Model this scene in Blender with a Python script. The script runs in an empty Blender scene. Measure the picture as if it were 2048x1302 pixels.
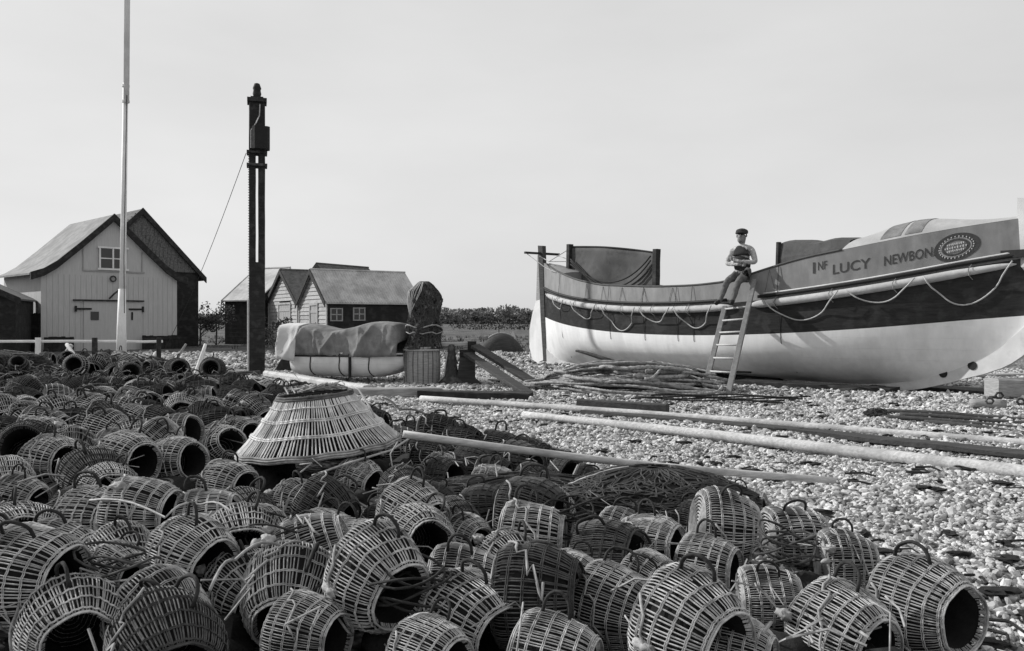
import bpy, bmesh, math, random
import numpy as np
from mathutils import Vector, Matrix, Euler, noise
R = math.radians
random.seed(7)
col = bpy.context.scene.collection
scn = bpy.context.scene

# ---------------------------------------------------------------- camera, sky, sun
FPX, CH, HY = 1650.0, 1.2, 640.0        # focal length in photo pixels, camera height, horizon row
cam = bpy.data.objects.new('camera', bpy.data.cameras.new('camera'))
col.objects.link(cam)
cam.location = (0, 0, CH)
cam.rotation_euler = (R(90), 0, 0)
cam.data.sensor_width = 36
cam.data.lens = 36*FPX/2048
cam.data.shift_y = -(651-HY)/2048
cam.data.clip_end = 5000
cam.data.clip_start = 0.05
scn.camera = cam

SUN_DIR = Vector((-0.93, 0.36, 0)).normalized()
SUN_EL = R(30)
w = bpy.data.worlds.new('World'); scn.world = w; w.use_nodes = True
nt = w.node_tree
for n in list(nt.nodes): nt.nodes.remove(n)
sky = nt.nodes.new('ShaderNodeTexSky'); sky.sky_type = 'NISHITA'; sky.sun_disc = False
sky.sun_elevation = SUN_EL
sky.sun_rotation = math.atan2(SUN_DIR.x, SUN_DIR.y)
sky.dust_density = 2.0; sky.air_density = 1.0; sky.ozone_density = 1.0
bw = nt.nodes.new('ShaderNodeRGBToBW')
gm = nt.nodes.new('ShaderNodeMath'); gm.operation = 'POWER'; gm.inputs[1].default_value = 0.13   # thin even overcast: flattens the gradient
gs = nt.nodes.new('ShaderNodeMath'); gs.operation = 'MULTIPLY'; gs.inputs[1].default_value = 5.25
bg = nt.nodes.new('ShaderNodeBackground'); bg.inputs['Strength'].default_value = 0.12
out = nt.nodes.new('ShaderNodeOutputWorld')
nt.links.new(sky.outputs[0], bw.inputs[0]); nt.links.new(bw.outputs[0], gm.inputs[0])
tcw = nt.nodes.new('ShaderNodeTexCoord'); mpw = nt.nodes.new('ShaderNodeMapping'); mpw.inputs['Scale'].default_value = (1, 1, 3)
nzw = nt.nodes.new('ShaderNodeTexNoise'); nzw.inputs['Scale'].default_value = 2.2; nzw.inputs['Detail'].default_value = 7
mrw = nt.nodes.new('ShaderNodeMapRange'); mrw.inputs[1].default_value = .3; mrw.inputs[2].default_value = .7; mrw.inputs[3].default_value = .93; mrw.inputs[4].default_value = 1.06
mw = nt.nodes.new('ShaderNodeMath'); mw.operation = 'MULTIPLY'
nt.links.new(tcw.outputs['Generated'], mpw.inputs[0]); nt.links.new(mpw.outputs[0], nzw.inputs[0]); nt.links.new(nzw.outputs[0], mrw.inputs[0])
nt.links.new(gm.outputs[0], gs.inputs[0]); nt.links.new(gs.outputs[0], mw.inputs[0]); nt.links.new(mrw.outputs[0], mw.inputs[1]); nt.links.new(mw.outputs[0], bg.inputs[0]); nt.links.new(bg.outputs[0], out.inputs[0])
sl = bpy.data.lights.new('sun', 'SUN'); sl.energy = 4.8; sl.angle = R(0.5); sl.color = (1, 0.995, 0.985)
so = bpy.data.objects.new('sun', sl); col.objects.link(so)
sd = Vector((SUN_DIR.x*math.cos(SUN_EL), SUN_DIR.y*math.cos(SUN_EL), math.sin(SUN_EL)))
so.rotation_euler = sd.to_track_quat('Z', 'Y').to_euler()
so.location = (-20, 10, 30)
scn.view_settings.view_transform = 'Standard'; scn.view_settings.look = 'None'
scn.view_settings.exposure = 0.0; scn.view_settings.gamma = 1.0

# ---------------------------------------------------------------- helpers
def at(x, y, z=0.0):
    """surveyed point: photo column x, row y, known height z"""
    D = FPX*(CH-z)/(y-HY)
    return Vector(((x-1024)/FPX*D, D, z))
def atd(x, y, D):
    return Vector(((x-1024)/FPX*D, D, CH-(y-HY)/FPX*D))

MATS = {}
PLANKS = {'hull_white':5.5,'hull_dark_blue':5.5,'tarred_wall':5}
def mat(name, a, b=None, scale=6, stretch=(1,1,1), bump=0.3, rough=0.85, detail=6, contrast=(0.3,0.7), dist=0.02, spec=0.2, second=None):
    """grey material: noise between albedo a and b, with bump; second=(scale, albedo, amount) adds blotches"""
    if name in MATS: return MATS[name]
    if b is None: b = a*0.6
    m = bpy.data.materials.new(name); m.use_nodes = True; t = m.node_tree
    bs = t.nodes['Principled BSDF']; bs.inputs['Roughness'].default_value = rough
    bs.inputs['Specular IOR Level'].default_value = spec
    tc = t.nodes.new('ShaderNodeTexCoord'); mp = t.nodes.new('ShaderNodeMapping'); mp.inputs['Scale'].default_value = stretch
    t.links.new(tc.outputs['Object'], mp.inputs[0])
    nz = t.nodes.new('ShaderNodeTexNoise'); nz.inputs['Scale'].default_value = scale; nz.inputs['Detail'].default_value = detail
    nz.inputs['Roughness'].default_value = 0.65
    t.links.new(mp.outputs[0], nz.inputs[0])
    cr = t.nodes.new('ShaderNodeValToRGB'); cr.color_ramp.elements[0].position = contrast[0]; cr.color_ramp.elements[1].position = contrast[1]
    cr.color_ramp.elements[0].color = (b,b,b,1); cr.color_ramp.elements[1].color = (a,a,a,1)
    t.links.new(nz.outputs[0], cr.inputs[0])
    last = cr.outputs[0]
    if second:
        n2 = t.nodes.new('ShaderNodeTexNoise'); n2.inputs['Scale'].default_value = second[0]; n2.inputs['Detail'].default_value = 8
        t.links.new(tc.outputs['Object'], n2.inputs[0])
        r2 = t.nodes.new('ShaderNodeValToRGB'); r2.color_ramp.elements[0].position = 0.5; r2.color_ramp.elements[1].position = 0.62
        t.links.new(n2.outputs[0], r2.inputs[0])
        mu = t.nodes.new('ShaderNodeMath'); mu.operation = 'MULTIPLY'; mu.inputs[1].default_value = second[2]
        t.links.new(r2.outputs[0], mu.inputs[0])
        mx = t.nodes.new('ShaderNodeMixRGB'); t.links.new(mu.outputs[0], mx.inputs[0]); t.links.new(last, mx.inputs[1])
        mx.inputs[2].default_value = (second[1],)*3+(1,)
        last = mx.outputs[0]
    t.links.new(last, bs.inputs['Base Color'])
    if bump:
        bp = t.nodes.new('ShaderNodeBump'); bp.inputs['Strength'].default_value = bump; bp.inputs['Distance'].default_value = dist
        t.links.new(nz.outputs[0], bp.inputs['Height']); t.links.new(bp.outputs[0], bs.inputs['Normal'])
    if name in PLANKS and bump:
        pl=PLANKS[name]; sp3=t.nodes.new('ShaderNodeSeparateXYZ'); t.links.new(tc.outputs['Object'],sp3.inputs[0])
        ml=t.nodes.new('ShaderNodeMath'); ml.operation='MULTIPLY'; ml.inputs[1].default_value=pl; t.links.new(sp3.outputs['Z'],ml.inputs[0])
        fr_=t.nodes.new('ShaderNodeMath'); fr_.operation='FRACT'; t.links.new(ml.outputs[0],fr_.inputs[0])
        b2=t.nodes.new('ShaderNodeBump'); b2.inputs['Strength'].default_value=.9; b2.inputs['Distance'].default_value=.03
        t.links.new(fr_.outputs[0],b2.inputs['Height']); t.links.new(bp.outputs[0],b2.inputs['Normal']); t.links.new(b2.outputs[0],bs.inputs['Normal'])
    MATS[name] = m
    return m

M = dict(
 white=mat('white_paint', .78, .62, 3, (1,1,1), .12, .6, second=(1.3,.5,.35)),
 hullwhite=mat('hull_white', .86, .74, 2.2, (3,3,.35), .08, .55, second=(1.6,.55,.35)),
 hulldark=mat('hull_dark_blue', .035, .018, 9, (.5,1,3), .25, .5, second=(5,.08,.3)),
 panel=mat('hull_panel', .27, .17, 2.2, (2,1,.7), .1, .6, second=(3,.16,.35)),
 fender=mat('cork_fender_canvas', .5, .32, 8, (1,1,1), .3, .8, second=(4,.3,.4)),
 black=mat('black_paint', .02, .012, 12, (1,1,1), .2, .6),
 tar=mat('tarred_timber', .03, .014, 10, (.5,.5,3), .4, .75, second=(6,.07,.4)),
 tarwall=mat('tarred_wall', .03, .013, 4, (1,1,6), .4, .8, second=(3,.055,.5)),
 wood=mat('weathered_wood', .38, .2, 8, (1,1,8), .4, .85),
 woodx=mat('weathered_wood_long', .42, .16, 9, (.25,3,3), .5, .85),
 spar=mat('pale_spar_wood', .62, .3, 9, (.12,6,6), .05, .75, second=(3,.22,.5)),
 darkwood=mat('dark_wet_wood', .07, .03, 8, (.3,3,3), .5, .8),
 board=mat('weatherboard', .5, .3, 8, (.6,.6,7), .4, .85, second=(2,.2,.4)),
 roofl=mat('pale_roof', .55, .36, 3, (1,1,1), .3, .9, second=(1.2,.2,.4)),
 roofd=mat('dark_roof', .16, .06, 6, (1,1,1), .4, .9),
 tile=mat('mottled_tiles', .2, .05, 14, (1,1,1), .6, .9),
 wickl=mat('wicker_pale', .8, .5, 22, (1,1,1), .3, .8, second=(6,.3,.6)), wickp=mat('wicker_pot_pale', .6, .2, 22, (1,1,1), .3, .85, second=(6,.1,.85)), wickh=mat('wicker_hoop', .66, .3, 22, (1,1,1), .3, .85, second=(8,.14,.7)),
 wickm=mat('wicker_grey', .42, .18, 22, (1,1,1), .3, .8, second=(6,.1,.75)),
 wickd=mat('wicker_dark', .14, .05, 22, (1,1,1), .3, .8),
 shade_lining=mat('pot_inside_shade', .016, .008, 20, (1,1,1), .3, .95),  # near-black, puts the inner shade of pots and basket into colour
 rope=mat('dark_rope', .045, .02, 30, (1,1,1), .4, .9),
 ropel=mat('pale_rope', .48, .3, 30, (1,1,1), .3, .9),
 ropem=mat('grey_rope', .42, .12, 16, (1,1,1), .3, .9),
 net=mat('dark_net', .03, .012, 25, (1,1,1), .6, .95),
 bundle=mat('net_bundle', .16, .012, 16, (1,1,1), .9, .95, contrast=(.45,.62)),
 netl=mat('net_twine', .085, .03, 25, (1,1,1), .3, .9),
 canvas=mat('tarpaulin', .25, .12, 7, (1,1,1), .6, .85, second=(3.5,.07,.7)),
 canvasd=mat('dark_canvas', .11, .06, 6, (1,1,1), .3, .85, second=(3,.05,.5)),
 canvasl=mat('pale_canvas', .62, .45, 5, (1,1,1), .3, .85, second=(2.5,.3,.4)),
 stone=mat('weight_stone', .42, .2, 12, (1,1,1), .4, .8, second=(9,.2,.4)),
 iron=mat('rusty_iron', .06, .025, 14, (1,1,1), .5, .7, second=(7,.14,.5)),
 glass=mat('dark_glass', .03, .02, 3, (1,1,1), 0, .15, spec=.5),
 skin=mat('skin', .22, .15, 10, (1,1,1), .1, .6),
 shirt=mat('shirt_cloth', .5, .26, 18, (1,1,1), .8, .9),
 vest=mat('waistcoat_cloth', .045, .03, 12, (1,1,1), .3, .9),
 trouser=mat('trouser_cloth', .14, .07, 16, (1,1,1), .8, .9),
 cap=mat('cap_cloth', .05, .03, 14, (1,1,1), .3, .9),
 beard=mat('grey_beard', .3, .12, 60, (1,1,1), .6, .9),
 leaf=mat('foliage', .07, .03, 1.5, (1,1,1), 0, .8),
 leaf_haze=mat('far_foliage_haze', .2, .13, .2, (1,1,1), 0, .9),  # distant hedge lightened: haze put into the leaf colour
 bark=mat('bark', .12, .05, 8, (1,1,3), .5, .9),
 letter=mat('letter_paint', .07, .04, 30, (1,1,1), 0, .7),
 letterl=mat('emblem_pale', .4, .3, 30, (1,1,1), 0, .7),
)

class MB:
    def __init__(s): s.v=[]; s.f=[]; s.m=[]
    def add(s, vs, fs, mi=0, T=None):
        b=len(s.v)
        if T is not None: vs=[T@Vector(v) for v in vs]
        s.v += [tuple(v) for v in vs]; s.f += [tuple(i+b for i in f) for f in fs]; s.m += [mi]*len(fs)
        return s
    def box(s, a, b, mi=0, T=None):
        (x0,y0,z0),(x1,y1,z1)=a,b
        return s.add([(x0,y0,z0),(x1,y0,z0),(x1,y1,z0),(x0,y1,z0),(x0,y0,z1),(x1,y0,z1),(x1,y1,z1),(x0,y1,z1)],
          [(0,3,2,1),(4,5,6,7),(0,1,5,4),(1,2,6,5),(2,3,7,6),(3,0,4,7)], mi, T)
    def cbox(s, size, T, mi=0, ch=0.12, wob=0.0, seg=1):
        """chamfered beam, length along x, slightly uneven"""
        L,W,Hh=size; c=min(W,Hh)*ch
        prof=[(-W/2+c,-Hh/2),(W/2-c,-Hh/2),(W/2,-Hh/2+c),(W/2,Hh/2-c),(W/2-c,Hh/2),(-W/2+c,Hh/2),(-W/2,Hh/2-c),(-W/2,-Hh/2+c)]
        n=8; vs=[]; fs=[]
        for i in range(seg+1):
            for (y,z) in prof:
                vs.append((-L/2+L*i/seg+random.uniform(-wob,wob)*.3, y+random.uniform(-wob,wob), z+random.uniform(-wob,wob)))
        for i in range(seg):
            for j in range(n): a=i*n+j; b=i*n+(j+1)%n; fs.append((a,b,b+n,a+n))
        fs.append(tuple(reversed(range(n)))); fs.append(tuple(range(seg*n,seg*n+n)))
        return s.add(vs,fs,mi,T)
    def tube(s, pts, r, n=6, mi=0, caps=True, closed=False, lobes=0, pitch=.1, amp=.25):
        pts=[Vector(p) for p in pts]; N=len(pts)
        rr = r if isinstance(r,(list,tuple)) else [r]*N
        vs=[]; fs=[]; u=None; acc=0
        for i,p in enumerate(pts):
            if closed: t=pts[(i+1)%N]-pts[i-1]
            else: t=pts[min(i+1,N-1)]-pts[max(i-1,0)]
            if t.length<1e-9: t=Vector((0,0,1))
            t.normalize()
            if u is None:
                u=t.cross(Vector((0,0,1)));
                if u.length<1e-3: u=t.cross(Vector((1,0,0)))
            u=u-t*u.dot(t)
            if u.length<1e-6: u=t.orthogonal()
            u.normalize(); q=t.cross(u)
            if i: acc+=(p-pts[i-1]).length
            for j in range(n):
                a=2*math.pi*j/n; k=rr[i]
                if lobes: k*=1-amp+amp*math.cos(lobes*(a-2*math.pi*acc/pitch))
                vs.append(p+u*(math.cos(a)*k)+q*(math.sin(a)*k))
        for i in range(N if closed else N-1):
            for j in range(n):
                a=i*n+j; b=i*n+(j+1)%n; c=((i+1)%N)*n+(j+1)%n; d=((i+1)%N)*n+j
                fs.append((a,b,c,d))
        if caps and not closed: fs.append(tuple(reversed(range(n)))); fs.append(tuple(range((N-1)*n,N*n)))
        return s.add(vs,fs,mi)
    def grid(s, P, mi=0, closed_u=False):
        """P[i][j] points"""
        nu=len(P); nv=len(P[0]); vs=[p for row in P for p in row]; fs=[]
        for i in range(nu if closed_u else nu-1):
            for j in range(nv-1):
                a=i*nv+j; b=((i+1)%nu)*nv+j; fs.append((a,b,b+1,a+1))
        return s.add(vs,fs,mi)
    def lathe(s, prof, n=24, mi=0, T=None, wob=None):
        P=[]
        for i in range(n):
            a=2*math.pi*i/n
            row=[]
            for (r,z) in prof:
                k=1 if wob is None else wob(a,z)
                row.append(Vector((r*k*math.cos(a), r*k*math.sin(a), z)))
            P.append([T@p for p in row] if T is not None else row)
        return s.grid(P, mi, True)
    def blob(s, c, rad, mi=0, sub=2, amp=.2, T=None, fr=2.0):
        bm=bmesh.new(); bmesh.ops.create_icosphere(bm, subdivisions=sub, radius=1)
        off=Vector((random.uniform(0,99),random.uniform(0,99),0)); vs=[]
        for v in bm.verts:
            k=1+amp*noise.noise(v.co*fr+off); vs.append(Vector((v.co.x*rad[0]*k+c[0], v.co.y*rad[1]*k+c[1], v.co.z*rad[2]*k+c[2])))
        fs=[tuple(x.index for x in f.verts) for f in bm.faces]; bm.free()
        return s.add(vs,fs,mi,T)
    def prism(s, poly, d0, d1, axis='y', mi=0, T=None):
        """poly in (a,b); extruded along axis from d0 to d1"""
        mk={'y':lambda a,b,d:(a,d,b),'x':lambda a,b,d:(d,a,b),'z':lambda a,b,d:(a,b,d)}[axis]
        n=len(poly); vs=[mk(a,b,d0) for a,b in poly]+[mk(a,b,d1) for a,b in poly]
        fs=[tuple(range(n)),tuple(reversed(range(n,2*n)))]+[(i,i+n,(i+1)%n+n,(i+1)%n) for i in range(n)]
        return s.add(vs,fs,mi,T)
    def mesh(s, name, mats, smooth=False):
        me=bpy.data.meshes.new(name); me.from_pydata(s.v,[],s.f)
        for m in (mats if isinstance(mats,(list,tuple)) else [mats]): me.materials.append(m)
        if len(set(s.m))>1: me.polygons.foreach_set('material_index', s.m)
        if smooth: me.polygons.foreach_set('use_smooth',[True]*len(me.polygons))
        bm=bmesh.new(); bm.from_mesh(me); bmesh.ops.recalc_face_normals(bm, faces=bm.faces); bm.to_mesh(me); bm.free()
        me.update(); return me
    def build(s, name, mats, parent=None, smooth=False, loc=None, label=None):
        o=bpy.data.objects.new(name, s.mesh(name,mats,smooth)); col.objects.link(o)
        if parent is not None: o.parent=parent
        if loc is not None: o.location=loc
        if label: o['label']=label
        return o
def tag(o, label, cat, group=None, kind=None):
    if label: o['label']=label
    if cat: o['category']=cat
    if group: o['group']=group
    if kind: o['kind']=kind
    return o
def empty(name, loc, label, cat, rz=0, group=None, rot=None):
    o=bpy.data.objects.new(name,None); col.objects.link(o); o.location=loc; o.rotation_euler=rot or (0,0,rz); o.empty_display_size=.2
    return tag(o,label,cat,group)
def T3(loc, xdir, up=(0,0,1)):
    x=Vector(xdir).normalized(); z=Vector(up); y=z.cross(x).normalized(); z=x.cross(y)
    m=Matrix((x,y,z)).transposed().to_4x4(); m.translation=Vector(loc); return m
def single(name, mb, mats, label, cat, group=None, smooth=False, origin=None):
    """one-mesh thing with its origin at its base"""
    vs=np.array(mb.v); o0=Vector((float(vs[:,0].mean()),float(vs[:,1].mean()),float(vs[:,2].min()))) if origin is None else Vector(origin)
    mb.v=[tuple(Vector(v)-o0) for v in mb.v]
    o=mb.build(name,mats,None,smooth,o0); return tag(o,label,cat,group)
def lerp_table(tab,x):
    if x<=tab[0][0]: return tab[0][1]
    for (a,b),(c,d) in zip(tab,tab[1:]):
        if x<=c: return b+(d-b)*(x-a)/(c-a)
    return tab[-1][1]
def sm(x): x=max(0,min(1,x)); return x*x*(3-2*x)

# ---------------------------------------------------------------- ground
def gz(x,y):
    m=.16*sm((-x-.8)/3)*sm((y-2.6)/2)*sm((13.5-y)/4)
    m+=.12*math.exp(-((x+8.2)/3.2)**2-((y-14.2)/1.7)**2)
    m+=.018*noise.noise(Vector((x*1.7,y*1.7,8)))*sm((25-y)/10)
    m+=.03*noise.noise(Vector((x*.5,y*.5,3)))*sm((40-y)/20)*2*sm(y/3)
    return m
def axis(lim, s0, g):
    a=[0]; s=s0
    while a[-1]<lim: a.append(a[-1]+s); s=s*g if a[-1]>8 else s
    return a
xs_=axis(2500,.16,1.06); xs_=[-x for x in reversed(xs_[1:])]+xs_
ys_=[-y for y in reversed(axis(60,.6,1.2)[1:])]+axis(3000,.16,1.05)
P=[[Vector((x,y,gz(x,y) if (abs(x)<40 and -5<y<60) else 0)) for y in ys_] for x in xs_]
gm_=bpy.data.materials.new('shingle_ground'); gm_.use_nodes=True; t=gm_.node_tree; bs=t.nodes['Principled BSDF']; bs.inputs['Roughness'].default_value=.95; bs.inputs['Specular IOR Level'].default_value=.1
N=t.nodes.new; L=t.links.new
tc=N('ShaderNodeTexCoord'); sx=N('ShaderNodeSeparateXYZ'); L(tc.outputs['Object'],sx.inputs[0])
vo=N('ShaderNodeTexVoronoi'); vo.inputs['Scale'].default_value=16; L(tc.outputs['Object'],vo.inputs[0])
vr=N('ShaderNodeValToRGB'); vr.color_ramp.elements[0].position=.25; vr.color_ramp.elements[1].position=.62
vr.color_ramp.elements[0].color=(.52,)*3+(1,); vr.color_ramp.elements[1].color=(.1,)*3+(1,); L(vo.outputs['Distance'],vr.inputs[0])
n1=N('ShaderNodeTexNoise'); n1.inputs['Scale'].default_value=1.1; n1.inputs['Detail'].default_value=9; L(tc.outputs['Object'],n1.inputs[0])
r1=N('ShaderNodeValToRGB'); r1.color_ramp.elements[0].position=.38; r1.color_ramp.elements[1].position=.66
r1.color_ramp.elements[0].color=(.55,)*3+(1,); r1.color_ramp.elements[1].color=(1,)*3+(1,); L(n1.outputs[0],r1.inputs[0])
mu=N('ShaderNodeMixRGB'); mu.blend_type='MULTIPLY'; mu.inputs[0].default_value=1; L(vr.outputs[0],mu.inputs[1]); L(r1.outputs[0],mu.inputs[2])
# rough turf beyond the beach
n2=N('ShaderNodeTexNoise'); n2.inputs['Scale'].default_value=.35; n2.inputs['Detail'].default_value=12; n2.inputs['Roughness'].default_value=.7; L(tc.outputs['Object'],n2.inputs[0])
r2=N('ShaderNodeValToRGB'); r2.color_ramp.elements[0].position=.35; r2.color_ramp.elements[1].position=.68
r2.color_ramp.elements[0].color=(.05,)*3+(1,); r2.color_ramp.elements[1].color=(.19,)*3+(1,); L(n2.outputs[0],r2.inputs[0])
ad=N('ShaderNodeMath'); ad.operation='MULTIPLY_ADD'; ad.inputs[1].default_value=14; L(n1.outputs[0],ad.inputs[0]); L(sx.outputs['Y'],ad.inputs[2])
mr=N('ShaderNodeMapRange'); mr.inputs[1].default_value=32; mr.inputs[2].default_value=37; L(ad.outputs[0],mr.inputs[0])
mx=N('ShaderNodeMixRGB'); L(mr.outputs[0],mx.inputs[0]); L(mu.outputs[0],mx.inputs[1]); L(r2.outputs[0],mx.inputs[2]); L(mx.outputs[0],bs.inputs['Base Color'])
bp=N('ShaderNodeBump'); bp.inputs['Strength'].default_value=1; bp.inputs['Distance'].default_value=.05; bp.invert=True; L(vo.outputs['Distance'],bp.inputs['Height']); L(bp.outputs[0],bs.inputs['Normal'])
g=MB(); g.grid(P); go=g.build('ground',gm_,None,True); go['kind']='structure'

# pot field edge (right-hand side of the heap of pots)
EDGE=[(2,1.5),(3,1.62),(3.4,1.5),(4.1,1.15),(5.1,.75),(6.3,.3),(7.6,-.8),(9.0,-1.7),(10.5,-2.9),(12.4,-4.4),(14.5,-5.8),(16,-7)]
def infield(x,y,m=0): return 2.0<y<16 and x<lerp_table(EDGE,y)+m

# pebbles (one countless cover): points with attributes, instanced stones
rng=np.random.default_rng(3)
pp=[];pr=[];pt=[]
def scatter(y0,y1,dens,r0,r1,xl,xr,keep=1.0,fm=.1):
    A=(y1-y0)*(xr-xl); n=int(A*dens)
    X=rng.uniform(xl,xr,n); Y=rng.uniform(y0,y1,n); S=rng.uniform(r0,r1,n)*(1+.6*(rng.random(n)**6))
    for x,y,s in zip(X,Y,S):
        if abs(x)>.66*y+2.2: continue
        if infield(x,y,-fm): continue
        if noise.noise(Vector((x*1.7,y*1.7,9)))<-.3 and s<r1*.8: continue
        if random.random()<.01: s*=1.5
        pp.append((x,y,gz(x,y)+s*random.uniform(-.1,.55))); pr.append(s)
scatter(2.2,5,1900,.007,.019,.2,5.2)
scatter(5,8,1450,.009,.021,-1.5,7)
scatter(8,12,760,.012,.025,-3,9.8)
scatter(12,20,270,.018,.036,-6,13)
scatter(20,30,40,.03,.06,-14,12)
pm=bpy.data.meshes.new('shingle'); pm.from_pydata(pp,[],[])
n_=len(pp); pr=np.array(pr,dtype=np.float32)
sc=np.stack([pr*rng.uniform(.8,1.5,n_),pr*rng.uniform(.8,1.25,n_),pr*rng.uniform(.45,.85,n_)],1).astype(np.float32)
ro=np.stack([rng.normal(0,.45,n_),rng.normal(0,.45,n_),rng.uniform(0,6.28,n_)],1).astype(np.float32)
a=pm.attributes.new('stone_scale','FLOAT_VECTOR','POINT'); a.data.foreach_set('vector',sc.ravel())
a=pm.attributes.new('stone_rot','FLOAT_VECTOR','POINT'); a.data.foreach_set('vector',ro.ravel())
a=pm.attributes.new('tone','FLOAT','POINT'); a.data.foreach_set('value',rng.random(n_).astype(np.float32))
po=bpy.data.objects.new('shingle',pm); col.objects.link(po); tag(po,'loose pale beach pebbles covering the open shingle','pebbles',None,'stuff')
sm_=bpy.data.materials.new('pebble'); sm_.use_nodes=True; t=sm_.node_tree; bs=t.nodes['Principled BSDF']; bs.inputs['Roughness'].default_value=.7; bs.inputs['Specular IOR Level'].default_value=.25
at_=t.nodes.new('ShaderNodeAttribute'); at_.attribute_type='INSTANCER'; at_.attribute_name='tone'
cr=t.nodes.new('ShaderNodeValToRGB'); e=cr.color_ramp.elements; e[0].position=0; e[0].color=(.09,)*3+(1,); e[1].position=1; e[1].color=(.6,)*3+(1,)
e2=e.new(.2); e2.color=(.2,)*3+(1,); e3=e.new(.5); e3.color=(.36,)*3+(1,)
t.links.new(at_.outputs['Fac'],cr.inputs[0]); t.links.new(cr.outputs[0],bs.inputs['Base Color'])
ng=bpy.data.node_groups.new('pebbles','GeometryNodeTree')
ng.interface.new_socket('Geometry',in_out='INPUT',socket_type='NodeSocketGeometry'); ng.interface.new_socket('Geometry',in_out='OUTPUT',socket_type='NodeSocketGeometry')
gi=ng.nodes.new('NodeGroupInput'); g_o=ng.nodes.new('NodeGroupOutput'); ip=ng.nodes.new('GeometryNodeInstanceOnPoints')
ico=ng.nodes.new('GeometryNodeMeshIcoSphere'); ico.inputs['Radius'].default_value=1; ico.inputs['Subdivisions'].default_value=2
sp=ng.nodes.new('GeometryNodeSetPosition'); nv=ng.nodes.new('ShaderNodeTexNoise'); nv.inputs['Scale'].default_value=1.1; nv.inputs['Detail'].default_value=0
ps=ng.nodes.new('GeometryNodeInputPosition'); vs_=ng.nodes.new('ShaderNodeVectorMath'); vs_.operation='SUBTRACT'; vs_.inputs[1].default_value=(.5,.5,.5)
vm=ng.nodes.new('ShaderNodeVectorMath'); vm.operation='SCALE'; vm.inputs['Scale'].default_value=.9
stm=ng.nodes.new('GeometryNodeSetMaterial'); stm.inputs['Material'].default_value=sm_
a1=ng.nodes.new('GeometryNodeInputNamedAttribute'); a1.data_type='FLOAT_VECTOR'; a1.inputs['Name'].default_value='stone_scale'
a2=ng.nodes.new('GeometryNodeInputNamedAttribute'); a2.data_type='FLOAT_VECTOR'; a2.inputs['Name'].default_value='stone_rot'
K=ng.links.new
K(ps.outputs[0],nv.inputs['Vector']); K(nv.outputs['Color'],vs_.inputs[0]); K(vs_.outputs[0],vm.inputs[0]); K(ico.outputs['Mesh'],sp.inputs['Geometry']); K(vm.outputs[0],sp.inputs['Offset'])
K(sp.outputs[0],stm.inputs[0]); K(stm.outputs[0],ip.inputs['Instance']); K(gi.outputs[0],ip.inputs['Points']); K(a1.outputs[0],ip.inputs['Scale']); K(a2.outputs[0],ip.inputs['Rotation']); K(ip.outputs[0],g_o.inputs[0])
md=po.modifiers.new('pebbles','NODES'); md.node_group=ng

# ---------------------------------------------------------------- buildings
def roof_slab(mb, half, y0, y1, th, mi=0, ys=1, xc=0, side=0, ribs=0):
    """half: [(x,z)...] from ridge outwards; side -1 left, 1 right, 0 both; solid slab"""
    for sd_ in ((-1,1) if side==0 else (side,)):
        top=[(xc+sd_*x,z) for x,z in half]; poly=top+[(x,z-th) for x,z in reversed(top)]
        n=len(poly); rows=[]
        mb.prism(poly,y0,y1,'y',mi)
def gable_boards(mb, W, H0, ze, zr, skirt=.02, step=.16, y=0, mi=0, holes=()):
    """overlapping weatherboards on a gable wall in the plane y, facing -y"""
    z=H0
    while z<zr-.05:
        z1=min(z+step,zr)
        def half(zz): return W/2 if zz<=ze else W/2*(zr-zz)/(zr-ze)
        a0,a1=half(z),half(z1)
        segs=[(0,1)]
        xl0,xr0=W/2-a0,W/2+a0; xl1,xr1=W/2-a1,W/2+a1
        spans=[(xl0,xr0,xl1,xr1)]
        for (hx0,hx1,hz0,hz1) in holes:
            if z1>hz0+.02 and z<hz1-.02:
                ns=[]
                for (p0,p1,q0,q1) in spans:
                    if hx0>p0: ns.append((p0,min(p1,hx0),q0,min(q1,hx0)))
                    if hx1<p1: ns.append((max(p0,hx1),p1,max(q0,hx1),q1))
                spans=ns
        for (p0,p1,q0,q1) in spans:
            if p1-p0<.03: continue
            j=random.uniform(-.006,.006); k=random.uniform(0,.01)
            mb.add([(p0,y-.035-k,z+j),(p1,y-.035-k,z+j),(q1,y-.008,z1+.01),(q0,y-.008,z1+.01),(p0,y,z+j),(p1,y,z+j),(q1,y+.005,z1+.01),(q0,y+.005,z1+.01)],
              [(0,1,2,3),(4,7,6,5),(0,4,5,1),(1,5,6,2),(2,6,7,3),(3,7,4,0)],mi)
        z=z1

def xdir_rz(d): return math.atan2(d[1],d[0])
# --- white boathouse
A=(-17.7,31.0); dx=Vector((3.6,3.8)).normalized(); rz=xdir_rz(dx)
t=empty('boathouse',(A[0],A[1],0),'white boathouse with swept eaves behind the flagpole','boathouse',rz)
W_=5.2; mid=2.6; ze=2.95; zr=5.3; Ls=4.6
m=MB(); m.prism([(0,0),(W_,0),(W_,ze),(mid,zr-.08),(0,ze)],0,Ls,'y'); m.build('wall',mat('boathouse_wall',.5,.4,5,(5,1,.4),.25,.8,second=(1,.42,.4)),t)
m=MB()
for i in range(1,26): m.box((i*.2-.006,-.008,0),(i*.2+.006,.002,ze if i*.2<W_ else ze))
m.build('board_joint',mat('joint',.4,.34,5),t)
half=[(0,zr+.1),(1.3,4.15),(2.1,3.42),(2.55,3.12),(3.0,2.96)]
m=MB(); roof_slab(m,half,-.02,Ls+.2,.07)
for k in range(14):      # courses of tiles seen as shallow steps
    pass
rf=m.build('roof',M['roofl'],t)
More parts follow.
